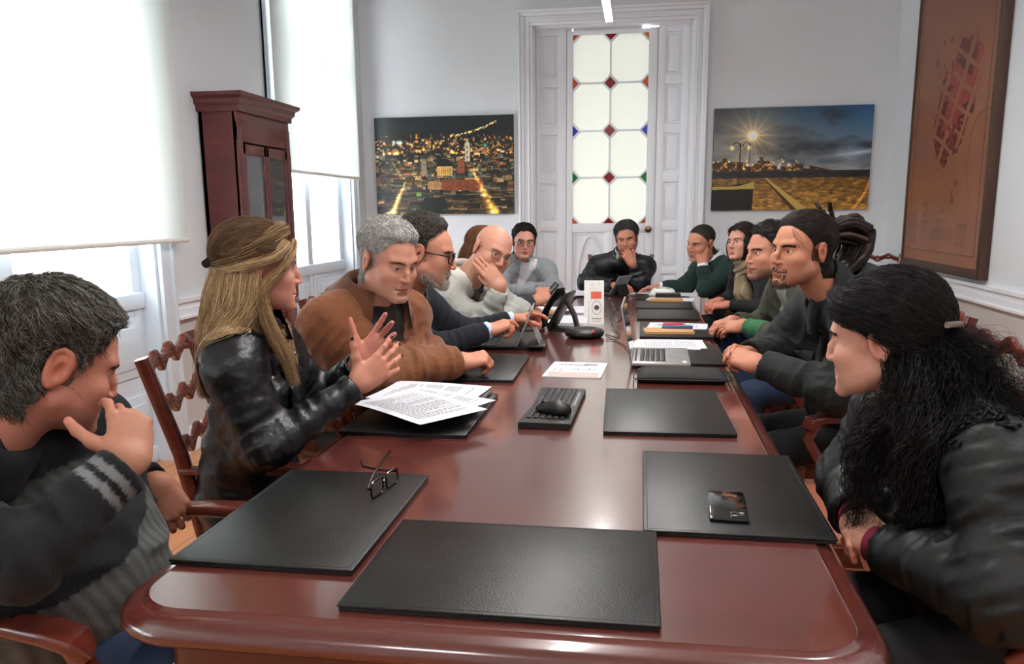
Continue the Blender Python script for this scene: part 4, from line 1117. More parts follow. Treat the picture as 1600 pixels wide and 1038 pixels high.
fr = MB(); fr.box(-.065, -.001, -hw, -hw + .035, 0, hh, .006); fr.box(-.065, -.001, hw - .035, hw, 0, hh, .006); fr.box(-.065, -.001, -hw + .03, hw - .03, 0, .06, .006); fr.box(-.065, -.001, -hw + .03, hw - .03, hh - .06, hh, .006)
fr.build('frame', M['frame'], t)
MB().box(-.052, -.002, -hw + .03, hw - .03, .05, hh - .05).build('backing', M['frame'], t)
print_mesh('map_print', 2 * hw - .07, hh - .12, oldmap, 300, 480, M['map'], t, lambda a, b: np.stack([0 * a - .0535, hw - .035 - a, b + .06], 1))
t.rotation_euler = (0, 0, 0)

# ---------------------------------------------------------------- glass-fronted cabinet between the windows
cy0, cy1, cxf, ch = 4.64, 5.36, .25, 2.03
t = empty('display_cabinet', (XL, (cy0 + cy1) / 2, 0), 0, 'tall dark red mahogany display cabinet with glazed doors, between the windows', 'cabinet')
hw = (cy1 - cy0) / 2; b = MB()
b.box(.01, cxf - .02, -hw, -hw + .022, .0, ch - .05); b.box(.01, cxf - .02, hw - .022, hw, 0, ch - .05); b.box(.01, .03, -hw, hw, 0, ch - .05); b.box(.012, cxf - .02, -hw + .002, hw - .002, ch - .25, ch - .052); b.box(.01, cxf, -hw - .012, hw + .012, .75, .79, .008)
b.box(cxf - .04, cxf, -hw, -hw + .05, .79, ch - .14, .006); b.box(cxf - .04, cxf, hw - .05, hw, .79, ch - .14, .006); b.box(cxf - .04, cxf - .005, -hw, hw, ch - .26, ch - .05, .006)
for s in (-1, 1):
    for q in (.012, .024, .036): b.tube([(cxf, s * (hw - q), .80), (cxf, s * (hw - q), ch - .3)], .0045, 6)
b.build('carcass', M['cab'], t)
MB().box(.0, cxf + .05, -hw - .02, hw + .02, .0, .10, .01).box(.0, cxf + .03, -hw - .012, hw + .012, .10, .17, .01).build('plinth', M['cab'], t)
c = MB(); CP = [(0, 0), (.012, .0), (.015, .03), (.03, .045), (.034, .07), (.055, .085), (.06, .105), (0, .105)]
v = []
loop = [(.0, -hw, 0, -1), (cxf, -hw, 1, -1), (cxf, hw, 1, 1), (.0, hw, 0, 1)]
for x, y, ax_, ay_ in loop: v += [(x + ax_ * a, y + ay_ * a, ch - .09 + z) for a, z in CP]
m_ = len(CP); f = [(i * m_ + j, i * m_ + (j + 1) % m_, (i + 1) * m_ + (j + 1) % m_, (i + 1) * m_ + j) for i in range(3) for j in range(m_)]
f += [tuple(range(m_)), tuple(range(3 * m_, 4 * m_))[::-1], (m_ - 2, 2 * m_ - 2, 3 * m_ - 2, 4 * m_ - 2), (0, 3 * m_, 2 * m_, m_)]
c.add(v, f).build('cornice', M['cab'], t)
for s in (-1, 1):
    a0, a1 = sorted((s * .003, s * (hw - .052))); dr = MB()
    for z0, z1 in ((.80, .86), (ch - .33, ch - .27)): dr.box(cxf - .028, cxf - .004, a0, a1, z0, z1, .004)
    dr.box(cxf - .028, cxf - .004, a0, a0 + .034, .8, ch - .27, .004); dr.box(cxf - .028, cxf - .004, a1 - .034, a1, .8, ch - .27, .004)
    do = dr.build('door', M['cab'], t)
    MB().box(cxf - .018, cxf - .014, a0 + .03, a1 - .03, .85, ch - .32).build('pane', M['glass'], do)
    MB().lathe([(.002, 0), (.006, .004), (.004, .012), (.009, .02), (.003, .026)], n=12).xf(Matrix.Translation((cxf - .004, s * .022, 1.25)) @ Matrix.Rotation(math.pi / 2, 4, 'Y')).build('knob', M['brass'], do)
    lo = MB().box(cxf - .03, cxf - .006, a0, a1, .19, .74, .004).box(cxf - .01, cxf + .002, a0 + .06, a1 - .06, .25, .68, .01)
    lo.build('lower_door', M['cab'], t)
for z in (1.12, 1.42): MB().box(.03, cxf - .05, -hw + .022, hw - .022, z, z + .012).build('shelf', M['glass'], t)
# ---------------------------------------------------------------- the long table
TX0, TX1, TY0, TY1, TZ = -.835, .368, 1.045, 6.30, .75
def rrpoly(x0, x1, y0, y1, r, n=10):
    out = []
    for cx, cy, a0 in ((x1 - r, y1 - r, 0), (x0 + r, y1 - r, 90), (x0 + r, y0 + r, 180), (x1 - r, y0 + r, 270)):
        for i in range(n + 1):
            a = math.radians(a0 + 90 * i / n); out.append((cx + r * math.cos(a), cy + r * math.sin(a)))
    return out
TC = ((TX0 + TX1) / 2, (TY0 + TY1) / 2)
tab = empty('conference_table', (*TC, 0), 0, 'very long polished mahogany conference table with rounded corners and a moulded edge', 'table')
hx, hy = (TX1 - TX0) / 2, (TY1 - TY0) / 2
lev = [(.048, TZ - .001), (.046, TZ), (.040, TZ - .005), (.034, TZ - .0065), (.022, TZ - .0075), (.009, TZ - .014), (.001, TZ - .025), (0, TZ - .033), (.006, TZ - .043), (.02, TZ - .049)]
V = []; n = 44
for ins, z in lev: V += [(x, y, z) for x, y in rrpoly(-hx + ins, hx - ins, -hy + ins, hy - ins, .135 - ins)]
k = len(V) // len(lev); Fc = [(i * k + j, i * k + (j + 1) % k, (i + 1) * k + (j + 1) % k, (i + 1) * k + j) for i in range(len(lev) - 1) for j in range(k)]
Fc += [tuple(range((len(lev) - 1) * k, len(lev) * k))]
rim = MB().add(V, Fc); rim.build('tabletop_edge', M['table'], tab, auto=60)
MB().prism(rrpoly(-hx + .047, hx - .047, -hy + .047, hy - .047, .088), TZ - .03, TZ).build('tabletop', M['table'], tab)
ap = MB(); ap.prism(rrpoly(-hx + .085, hx - .085, -hy + .065, hy - .065, .05, 4), TZ - .145, TZ - .049).build('apron', M['apron'], tab)
MB().prism(rrpoly(-hx + .072, hx - .072, -hy + .052, hy - .052, .05, 4), TZ - .160, TZ - .140).build('apron_moulding', M['table'], tab)
for yy in (-hy + .75, 0, hy - .75):
    p = MB().box(-.24, .24, yy - .16, yy + .16, .06, TZ - .145, .02); p.box(-.42, .42, yy - .2, yy + .2, 0, .07, .02)
    for s in (-1, 1): p.box(*sorted((s * .30, s * .38)), yy - .06, yy + .06, .05, TZ - .145, .02)
    p.build('pedestal', M['table'], tab)

# ---------------------------------------------------------------- chairs
def make_chair(label):
    r = empty('armchair', (0, 0, 0), 0, label, 'chair', 'carved mahogany armchairs round the table')
    sq = rrect(.036, .036, .008, 2)
    for s in (-1, 1):
        MB().sweep([(s * .225, -.21, 0), (s * .225, -.195, .25), (s * .225, -.20, .46), (s * .238, -.245, .72), (s * .262, -.315, .985)], sq, up=(0, 1, 0), scale=[.8, 1, 1.1, 1, .95]).build('back_post', M['chair'], r)
        MB().sweep([(s * .245, .22, 0), (s * .245, .22, .44)], rrect(.044, .044, .006, 2), up=(0, 1, 0)).build('front_leg', M['chair'], r)
        MB().sweep([(s * .243, -.245, .672), (s * .262, -.12, .672), (s * .285, .02, .674), (s * .29, .10, .674), (s * .288, .145, .662), (s * .280, .158, .635)],
                   rrect(.054, .026, .010, 3), up=(0, 0, 1), scale=[.7, .85, 1, 1.15, 1.2, .9]).build('arm', M['chair'], r)
        MB().sweep([(s * .285, .13, .655), (s * .280, .155, .60), (s * .262, .115, .53), (s * .250, .09, .44)], rrect(.030, .036, .008, 2), up=(0, 1, 0)).build('arm_support', M['chair'], r)
    for z, y in ((.955, -.305), (.835, -.275), (.715, -.244), (.60, -.222)):
        w_ = .235 + (z - .5) * .05; sl = MB(); xs = np.linspace(-w_, w_, 73)
        top = z > .93
        for sg in (-1, 1):
            pts = []; sc_ = []
            for x in xs:
                q = x / w_; wv = .0115 * math.cos(q * math.pi * 3.2); gap = .0075 * max(0, math.cos(q * math.pi * 6.4)) * (1 if abs(q) < .8 else .2) + .0068
                pts.append((x, y - .012 * (1 - q * q), z + wv + sg * gap)); sc_.append(1.25 if top and sg > 0 else 1)
            sl.sweep(pts, rrect(.020, .017, .004, 2), up=(0, 1, 0), scale=sc_)
        sl.build('back_slat', M['chair'], r)
    rl = MB(); rl.box(-.25, .25, .205, .235, .385, .445, .006); rl.box(-.23, .23, -.215, -.185, .385, .445, .006)
    for s in (-1, 1): rl.box(*sorted((s * .222, s * .25)), -.2, .22, .385, .445, .006)
    rl.build('seat_rail', M['chair'], r)
    st = MB()
    for s in (-1, 1): st.box(*sorted((s * .228, s * .246)), -.2, .22, .14, .165, .004)
    st.box(-.235, .235, .0, .02, .14, .165, .004); st.build('stretcher', M['chair'], r)
    # upholstered seat
    V, Q = nets(lambda p: smax(ell(p, (0, .01, .448), (.33, .30, .042)), np.maximum(np.abs(p[:, 0]) - .245, np.abs(p[:, 1] - .01) - .225) - .0, .03), (-.3, -.3, .38), (.3, .32, .52), .012)
    V[:, 2] = np.maximum(V[:, 2], .440)
    mk('seat', V, Q, M['seat'], r, world=False)
    return r
def face(deg): return math.radians(deg - 90)
CH = [ # x, y, facing (deg from +X), label
    (-1.03, 1.42, -4, 'mahogany armchair nearest the camera on the left, under the man in the striped jumper'),
    (-1.05, 2.27, 17, 'mahogany ladder-back armchair with wavy slats standing empty-backed behind the blonde woman'),
    (-1.13, 3.00, 5, 'mahogany armchair hidden behind the man in the brown coat'),
    (-1.13, 3.63, 0, 'mahogany armchair under the bearded man in the navy jumper'),
    (-1.12, 4.30, -5, 'mahogany armchair under the bald man in the light grey cardigan'),
    (-1.12, 4.95, 0, 'mahogany armchair under the person hidden behind the bald man'),
    (-1.12, 5.80, -10, 'mahogany armchair under the man in the grey jacket near the door'),
    (-.17, 6.80, -90, 'mahogany armchair at the far end of the table, before the door'),
    (.72, 6.10, 185, 'mahogany armchair under the man in the dark green jumper'),
    (.78, 5.42, 185, 'mahogany armchair under the woman with the khaki scarf'),
    (.80, 4.12, 180, 'mahogany armchair of the man half hidden behind the man with dreadlocks'),
    (.80, 3.24, 180, 'mahogany armchair under the man with dreadlocks'),
    (.72, 2.47, 182, 'empty mahogany armchair with tan seat at the right of the table'),
    (.76, 1.60, 180, 'mahogany armchair nearest the camera on the right, under the curly haired woman'),
    (1.72, 6.95, -115, 'spare mahogany armchair standing alone in the far right corner'),
]
ch0 = None
for x, y, a, lb in CH:
    if ch0 is None: ch0 = make_chair(lb); ch0.location = (x, y, 0); ch0.rotation_euler = (0, 0, face(a))
    else: clone(ch0, (x, y, 0), face(a), lb)
# ---------------------------------------------------------------- the people, left side of the table first
def L3(*c): return [lin(q) for q in c]
def flat(c): return lambda V, B: np.repeat(np.array(lin(c))[None], len(V), 0)
FIST = (1.0, 1.1, 1.15, 1.2); LOOSE = (.45, .55, .6, .65)

# man in the striped jumper
def c_jumper(V, B):
    a, b, c = B.local(V); C = np.repeat(np.array(lin((17, 19, 23)))[None], len(V), 0); g = np.array(lin((82, 84, 82)))
    dT = B.torso(V); onT = dT < np.minimum(B.armd(V, 'L', cuff=False), B.armd(V, 'R', cuff=False)) + .004
    rib = (.85 + .25 * np.sin(a * 260))[:, None]
    m = onT & (c < -.03); C[m] = (g * rib)[m]
    m = onT & (c < -.335) & (c > -.352); C[m] = lin((17, 19, 23)); m = onT & (c < -.37) & (c > -.385); C[m] = lin((17, 19, 23))
    m = onT & (c > .072 - .25 * np.abs(a)) & (c < .115 - .25 * np.abs(a)); C[m] = (np.array(lin((66, 68, 66))) * rib)[m]
    for S in 'LR':
        el, wr = getattr(B, 'el' + S), getattr(B, 'wr' + S); t = nrm(wr - el); q = (wr - V) @ t
        onA = (np.linalg.norm(V - wr, axis=1) < .13)
        for q0 in (.020, .046): m = onA & (q > q0) & (q < q0 + .014); C[m] = lin((112, 114, 114))
    return C
B1 = Body(nb=(-1.16, 1.235, .965), shL=(-1.13, 1.49, .915), shR=(-1.17, 1.03, .91), elL=(-1.22, 1.66, .715), wrL=(-1.085, 1.655, .750), elR=(-.955, 1.085, .820), wrR=(-.862, 1.228, .928),
          hip=(-1.19, 1.40, .56), chest=.125, belly=.20, hipr=.15, arm=(.076, .060, .045), fold=.008, seedf=3, h=.006, shw=.085,
          handR=dict(dir=(-.22, .42, .70), dor=(.72, -.62, .15), curl=(.5, .9, 1.0, 1.1), thumb=(1.05, .2, .35), spread=.05, h=.0022, base=(196, 142, 116), s=.95),
          handL=dict(dir=(.42, .10, -.80), dor=(.45, -.75, .3), curl=(.5, .55, .6, .6), thumb=(.5, .3, .3), spread=.04, h=.0024, base=(186, 132, 108), adv=.0, s=.92))
root, body, X, B = person('grey-haired man in a black and grey knitted jumper resting his chin on his hand', B1,
    dict(pos=(-1.052, 1.335, 1.092), az=52, pitch=-24, roll=4, scale=1.06, skin=(205, 142, 120), stub=.30, stubc=(110, 90, 80), brow=(70, 60, 52), h=.0022, seed=2, F=dict(neck=.064, jaw=1.1, wide=1.03, nose=1.12, ear=1.08)),
    dict(hl='full', thick=.017, top=1.35, rough=.004, n=9000, len=.040, steps=8, lift=.32, w=.00065, jit=.55, h=.003, side=.5,
         flow=comb(.25, .9, -.25, rad=.9), cols=[(84, 80, 74), (62, 58, 54), (112, 108, 102), (46, 42, 38), (130, 127, 122), (74, 68, 60)], scalp=(60, 54, 50), low=-.098),
    dict(name='jumper', mat=M['knit'], col=c_jumper, tr=M['denim']))
roll('shawl_collar', root, B, .086, .030, .062, M['knit'], (15, 18, 21), tilt=.75, off=.030)

# blonde woman in a leather jacket
def c_leather(V, B):
    a, b, c = B.local(V); C = np.repeat(np.array(lin((17, 19, 22)))[None], len(V), 0)
    m = B.on(V) & (np.abs(a + .015) < .055 + .1 * np.clip(c, 0, 1)) & (b > .02); C[m] = lin((24, 26, 28)); return C
B2 = Body(nb=(-1.03, 2.03, 1.055), shL=(-1.035, 2.19, .985), shR=(-1.01, 1.90, .975), elL=(-.95, 2.33, .79), wrL=(-.815, 2.265, .915), elR=(-.925, 1.885, .765), wrR=(-.745, 2.045, .900),
          hip=(-1.09, 2.10, .575), chest=.085, hipr=.112, arm=(.053, .048, .037), fold=.009, seedf=11, h=.0055, shw=.050, armk=.10,
          handR=dict(dir=(.66, .50, .50), dor=(.50, -.80, .12), curl=(.12, .22, .28, .30), thumb=(1.15, -.1, .0), spread=.17, h=.002, nail=(60, 14, 20), base=(214, 152, 128), s=.94),
          handL=dict(dir=(.60, .25, .60), dor=(-.30, .90, -.15), curl=(.10, .35, .45, .5), thumb=(1.05, .05, .0), spread=.16, h=.002, nail=(60, 14, 20), base=(205, 140, 122), s=.94, adv=.016))
def blonde(rng):
    out = []; dk = L3((120, 92, 64), (98, 74, 52)); md = L3((164, 132, 94), (146, 112, 76), (186, 154, 114)); lt = L3((196, 168, 128), (178, 146, 104), (212, 186, 148), (156, 124, 86))
    def add(*a, **k): out.append(tubes(*clump(*a, rng=rng, **k)))
    for s in (-1, 1):
        add([(s * .02, .06, .108), (s * .060, .02, .085), (s * .072, -.05, .035), (s * .045, -.105, .012), (0, -.118, .005)], .022, .012, 500, .0007, dk + md, N=14, frizz=.003)
        add([(s * .050, .065, .070), (s * .078, .035, .03), (s * .084, -.03, .008), (s * .06, -.09, -.008), (0, -.118, -.002)], .016, .012, 450, .0007, md + lt, N=14, frizz=.003)
        add([(s * .03, .088, .078), (s * .064, .078, .035), (s * .077, .048, -.005), (s * .086, .012, -.035), (s * .088, -.02, -.09), (s * .085, -.02, -.17)], .008, .012, 260, .0006, md + dk, N=16, frizz=.005)
    for k, a in enumerate(np.linspace(-1.62, 1.62, 19)):
        x, y = math.sin(a), -math.cos(a); bk = max(0, -y); o = rng.normal(0, .004, 3)
        add([(x * .068, -.018 + y * .086, .006 - .012 * (k % 2)), (x * .082, -.024 + y * .100, -.055), (x * .090, -.034 + y * .098, -.12) + o, (x * .090, -.044 - .035 * abs(x) + y * .086, -.20) + o, (x * .082, -.048 - .060 * abs(x) + y * .072, -.295 - .055 * bk) + o],
            .014, .010, 300, .0006, lt + md if bk > .3 else md + lt[:2], N=18, frizz=.0055, rm=.021)
    for s in (-1, 1):
        add([(s * .080, .00, -.03), (s * .086, .00, -.09), (s * .098, .02, -.15), (s * .106, .06, -.22), (s * .100, .085, -.30)], .012, .008, 320, .0006, md + dk, N=16, frizz=.006, rm=.018)
    return out
def cap_blonde(v):
    t = np.clip((v[:, 2] - .02) / .08, 0, 1)[:, None]; return np.array(lin((152, 118, 80))) * (1 - t) + np.array(lin((86, 66, 48))) * t
root, body, X, B = person('blonde woman in a black leather jacket gesturing with both open hands', B2,
    dict(pos=(-.985, 2.035, 1.213), az=30, pitch=-4, roll=0, scale=.97, skin=(212, 150, 130), brow=(110, 82, 60), lip=(176, 92, 88), h=.0022, seed=5, F=dict(neck=.048, jaw=.92, wide=.95, nose=.9, noseL=.95, lips=1.12, brow=.7, chin=.9)),
    dict(hl='woman', thick=.011, top=1.3, back=1.4, rough=.001, n=5500, len=(.075, .85, (0, -.112, .008)), steps=10, lift=.06, w=.0006, jit=.006, h=.0035,
         flow=tie((0, -.112, .008), .04), cols=[(110, 84, 60), (84, 64, 46), (140, 110, 78), (92, 70, 52)], capcol=cap_blonde, more=blonde),
    dict(name='leather_jacket', mat=M['leather'], col=c_leather))
collar('jacket_collar', root, B, r=.058, h=.034, gap=70, flare=.040, m=M['leather'], col=(18, 20, 23), drop=.05, tilt=.2, thick=.007)
for s in (-1, 1):
    P = on_cloth(B, [(s * .040, .1, .10), (s * .085, .1, .05), (s * .075, .1, -.04), (s * .045, .12, -.12)])
    ribbon('lapel', root, P, .06, .006, M['leather'], (19, 21, 24), B, wf=lambda t: .035 + .05 * math.sin(math.pi * min(t * 1.15, 1)) + .002)
P = on_cloth(B, [(.058, .1, .07), (.050, .12, -.05), (.045, .12, -.2), (.045, .12, -.32)], .006); ribbon('zip', root, P, .006, .0025, M['steel'], (200, 200, 200), B)
for q in ((.10, .06, .12), (-.10, .06, .12), (.085, .1, .02)):
    P = on_cloth(B, [q], .003)[0] - wpos(root); MB().lathe([(.001, -.004), (.007, -.002), (.006, .003), (.001, .005)], tuple(P), 12).build('stud', M['steel'], root)
hc = MB().tube([X([(0, -.128, .012)])[0] - wpos(root) + np.array(q) for q in ((0, -.018, -.006), (0, 0, 0), (0, .018, .006))], .011, 12); hc.build('hair_clip', M['blk'], root)

# silver-haired man in a brown coat
def c_coat(V, B):
    a, b, c = B.local(V); C = np.repeat(np.array(lin((114, 66, 35)))[None], len(V), 0)
    m = B.on(V) & (np.abs(a) < .035 + .22 * np.clip(c + .05, 0, .5)) & (b > .0); C[m] = lin((24, 20, 18)); return C
B3 = Body(nb=(-.93, 2.745, 1.035), shL=(-.860, 2.905, .975), shR=(-1.020, 2.595, .985), elL=(-.885, 3.00, .825), wrL=(-.735, 2.945, .822), elR=(-.885, 2.615, .812), wrR=(-.640, 2.835, .822),
          hip=(-1.14, 2.90, .585), chest=.108, hipr=.135, belly=.15, arm=(.070, .064, .050), fold=.013, seedf=21, h=.006, shw=.070, armk=.15,
          handR=dict(dir=(.90, .35, .12), dor=(-.10, -.45, .85), curl=(1.0, 1.0, 1.0, .95), thumb=(.5, .6, .4), h=.0024, base=(206, 146, 118)),
          handL=dict(dir=(.95, -.05, .05), dor=(0, .3, .9), curl=(1.2, 1.3, 1.3, 1.3), thumb=(.5, .5, .5), h=.0024, base=(206, 146, 118)))
root, body, X, B = person('silver-haired man in a brown suede coat looking down with hands on the table', B3,
    dict(pos=(-.832, 2.672, 1.195), az=-34, pitch=-17, roll=-2, scale=1.04, skin=(206, 150, 126), stub=.22, stubc=(150, 130, 120), brow=(78, 66, 58), browt=1.7, h=.0024, seed=7, gaze=(0, -14), F=dict(neck=.062, jaw=1.06, chin=1.1, nose=1.06, lid=.55)),
    dict(hl='full', thick=.012, top=1.7, rough=.002, n=6000, len=.020, steps=6, lift=.65, w=.0007, jit=.35, h=.003, side=.45, flow=comb(.1, .5, .3, rad=.8),
         cols=[(166, 162, 157), (132, 128, 124), (196, 193, 188), (102, 98, 94), (218, 215, 210)], scalp=(120, 112, 106)),
    dict(name='suede_coat', mat=M['suede'], col=c_coat))
collar('coat_collar', root, B, r=.076, h=.060, gap=75, flare=.056, m=M['suede'], col=(95, 54, 29), drop=.06, tilt=.25, thick=.010, lift=.012)
for s in (-1, 1):
    P = on_cloth(B, [(s * .085, .1, .12), (s * .105, .12, .03), (s * .085, .13, -.08), (s * .05, .13, -.20)], .003)
    ribbon('lapel', root, P, .07, .008, M['suede'], (98, 56, 30), B, wf=lambda t: .05 + .045 * math.sin(math.pi * min(t * 1.1, 1)))
P = on_cloth(B, [(.0, .1, .12), (.0, .12, 0), (.0, .14, -.2)], .004); ribbon('placket', root, P, .012, .004, M['cloth'], (40, 34, 30), B)

# bearded man in navy with spectacles
def c_navy(V, B):
    return np.repeat(np.array(lin((14, 17, 28)))[None], len(V), 0)
B4 = Body(nb=(-.93, 3.155, 1.035), shL=(-.905, 3.36, .965), shR=(-.950, 3.030, .965), elL=(-.76, 3.50, .825), wrL=(-.575, 3.60, .875), elR=(-.810, 3.135, .815), wrR=(-.630, 3.30, .868),
          hip=(-1.16, 3.45, .58), chest=.112, hipr=.135, belly=.15, arm=(.068, .056, .042), fold=.0055, seedf=31, h=.0065, shw=.074,
          handR=dict(dir=(.80, .45, .22), dor=(-.25, -.40, .85), curl=(.35, .85, 1.0, 1.1), thumb=(.7, .5, .3), h=.0024, base=(208, 148, 118)),
          handL=dict(dir=(.75, .40, .15), dor=(-.15, .2, .95), curl=(.3, .7, .9, 1.0), thumb=(.7, .5, .3), h=.003, base=(208, 140, 112)))
root, body, X, B = person('man with dark-framed glasses and short grey beard in a navy jumper using a tablet', B4,
    dict(pos=(-.808, 3.085, 1.20), az=4, pitch=-12, roll=0, scale=1.04, skin=(206, 148, 122), stub=.55, stubc=(150, 138, 126), brow=(70, 58, 50), browt=1.4, h=.0024, seed=9, gaze=(0, -12), F=dict(neck=.066, jaw=1.08, nose=1.12, noseL=1.1, lid=.7, ear=1.1),
         beard=dict(cols=[(168, 158, 146), (130, 118, 106), (196, 188, 178)], n=2600, length=.011, w=.0007)),
    dict(hl='reced', thick=.014, top=1.6, back=1.2, rough=.006, n=6500, len=.028, steps=9, lift=.45, w=.0007, jit=.9, h=.003, side=.8, flow=comb(.0, -.5, .2, rad=.9),
         cols=[(62, 56, 50), (48, 43, 38), (84, 78, 72), (112, 106, 100)], scalp=(120, 86, 70), scalpw=.5),
    dict(name='navy_jumper', mat=M['knit'], col=c_navy))
collar('shirt_collar', root, B, r=.066, h=.036, gap=45, flare=.018, m=M['cloth'], col=(176, 188, 208), drop=.035, tilt=.30, lift=.022)
for S in 'RL':
    w_ = getattr(B, 'wr' + S); e_ = getattr(B, 'el' + S); t = nrm(w_ - e_); MB().tube([tuple(w_ - wpos(root) - t * .012), tuple(w_ - wpos(root) + t * .020)], .036, 20, up=(.3, .2, 1)).build('shirt_cuff', mat('pale_blue_cotton', (186, 200, 222), .8), root)
glasses(root, X, (24, 15, 13), w=.046, h=.036, r=.0030)

# bald man leaning on his hand
def c_marl(V, B):
    a, b, c = B.local(V); C = np.repeat(np.array(lin((158, 158, 152)))[None], len(V), 0) * (1 + .05 * vnoise(V * 240)[:, None])
    m = B.on(V) & (np.abs(a) < .012 + .16 * np.clip(c + .0, 0, .5)) & (b > .02); C[m] = lin((84, 80, 78)); return C
B5 = Body(nb=(-.875, 4.055, 1.005), shL=(-.80, 4.27, .945), shR=(-.965, 3.90, .955), elL=(-.64, 4.36, .812), wrL=(-.72, 4.14, .808), elR=(-.735, 3.880, .815), wrR=(-.660, 3.850, .990),
          hip=(-1.15, 4.22, .58), chest=.110, hipr=.135, belly=.155, arm=(.070, .060, .043), fold=.012, seedf=41, h=.007, shw=.076,
          handR=dict(dir=(-.55, -.02, .75), dor=(.35, -.90, .20), curl=(.12, .15, .18, .22), thumb=(.35, .75, .3), spread=.03, h=.003, base=(212, 156, 130), s=1.03),
          handL=dict(dir=(-.2, -.95, .0), dor=(0, 0, 1), curl=LOOSE, h=.0035, base=(212, 156, 130)))
root, body, X, B = person('bald man in glasses and a light grey cardigan resting his cheek on his hand', B5,
    dict(pos=(-.712, 3.955, 1.162), az=-50, pitch=-14, roll=-20, scale=1.05, skin=(214, 160, 136), stub=.12, brow=(130, 110, 96), browt=.9, h=.003, seed=11, gaze=(-12, 8), F=dict(neck=.064, wide=1.03, jaw=1.05, nose=1.1)), None,
    dict(name='grey_cardigan', mat=M['cloth'], col=c_marl))
collar('shirt_collar', root, B, r=.070, h=.036, gap=60, flare=.022, m=M['cloth'], col=(206, 200, 188), drop=.055, tilt=.30, lift=.028)
for s in (-1, 1):
    P = on_cloth(B, [(s * .075, .1, .13), (s * .05, .12, .05), (s * .015, .13, -.04), (s * .010, .14, -.2)], .003); ribbon('cardigan_band', root, P, .022, .005, M['cloth'], (150, 150, 144), B)
glasses(root, X, (128, 84, 60), w=.050, h=.034, r=.0012)

# person behind him, mostly hidden
def longhair(cols, n=700, L=.26, wv=.004, thickn=.022, front=True):
    def f(rng):
        out = []
        for a in np.linspace(-1.25, 1.25, 9):
            x, y = .078 * math.sin(a), -.025 - .085 * math.cos(a)
            out.append(tubes(*clump([(x * .8, y * .9, .03), (x * 1.05, y * 1.08, -.04), (x * 1.12, y * 1.1, -.04 - L * .45), (x * 1.0, y * 1.0, -.04 - L)], .018, .012, n // 5, .0009, L3(*cols), rng=rng, N=12, frizz=wv, rm=thickn)))
        return out
    return f
B5b = Body(nb=(-.97, 4.53, 1.02), shL=(-.955, 4.70, .965), shR=(-.97, 4.37, .965), elL=(-.86, 4.86, .81), wrL=(-.68, 4.92, .805), elR=(-.80, 4.50, .815), wrR=(-.610, 4.665, .842),
          hip=(-1.14, 4.68, .575), chest=.090, hipr=.115, arm=(.056, .050, .040), fold=.006, seedf=51, h=.009,
          handR=dict(dir=(.75, .35, .35), dor=(-.15, -.75, .55), curl=(.5, .7, .8, .9), thumb=(.7, .3, .3), h=.0026, base=(206, 142, 116)),
          handL=dict(dir=(1, 0, 0), dor=(0, 0, 1), curl=LOOSE, h=.004))
root, body, X, B = person('brown-haired person hidden behind the bald man, dark sleeve and hand holding up a phone', B5b,
    dict(pos=(-.845, 4.475, 1.150), az=12, pitch=-14, scale=.98, skin=(208, 150, 128), brow=(80, 58, 44), h=.004, seed=13, F=dict(neck=.050, jaw=.94)),
    dict(hl='woman', thick=.012, n=1500, len=.05, lift=.1, w=.001, jit=.2, flow=comb(0, -1, -.4), cols=[(120, 78, 54), (96, 62, 44)], more=longhair([(126, 84, 58), (98, 64, 46)], 600, .16)),
    dict(name='charcoal_jumper', mat=M['knit'], col=flat((44, 46, 50))))

# man in a grey jacket near the door
def c_greyj(V, B):
    a, b, c = B.local(V); C = np.repeat(np.array(lin((128, 132, 136)))[None], len(V), 0)
    m = B.on(V) & (np.abs(a) < .014 + .20 * np.clip(c + .0, 0, .5)) & (b > .0); C[m] = lin((196, 194, 196)); return C
B6 = Body(nb=(-.845, 5.875, .995), shL=(-.675, 5.92, .935), shR=(-.985, 5.80, .945), elL=(-.600, 5.80, .812), wrL=(-.765, 5.66, .825), elR=(-.955, 5.60, .812), wrR=(-.715, 5.62, .815),
          hip=(-1.04, 5.96, .575), chest=.100, hipr=.125, arm=(.062, .052, .040), fold=.008, seedf=61, h=.008, legf=(1, -.1), shw=.07,
          handR=dict(dir=(.9, .2, .0), dor=(0, -.3, .9), curl=LOOSE, h=.0035), handL=dict(dir=(-.9, -.2, .1), dor=(-.1, -.5, .8), curl=LOOSE, h=.0035))
root, body, X, B = person('dark-haired man in glasses and a grey jacket with folded arms beside the door', B6,
    dict(pos=(-.815, 5.80, 1.143), az=-76, pitch=-3, roll=-3, scale=.98, skin=(214, 158, 138), stub=.18, brow=(48, 36, 30), h=.0032, seed=15, gaze=(8, 2), F=dict(neck=.058, jaw=1.04)),
    dict(hl='full', thick=.010, top=1.6, rough=.004, n=3400, len=.024, lift=.75, w=.0011, jit=.3, side=.5, flow=comb(.3, .6, .3), cols=[(34, 28, 26), (46, 38, 34), (26, 22, 20)], scalp=(50, 40, 36), edge=0),
    dict(name='grey_jacket', mat=M['cloth'], col=c_greyj))
collar('jacket_collar', root, B, r=.066, h=.030, gap=90, flare=.030, m=M['cloth'], col=(120, 124, 128), drop=.03, tilt=.25, thick=.006)
collar('shirt_collar', root, B, r=.058, h=.030, gap=45, flare=.014, m=M['cloth'], col=(214, 214, 218), drop=.03, tilt=.25)
glasses(root, X, (60, 52, 48), w=.048, h=.034, r=.0014)

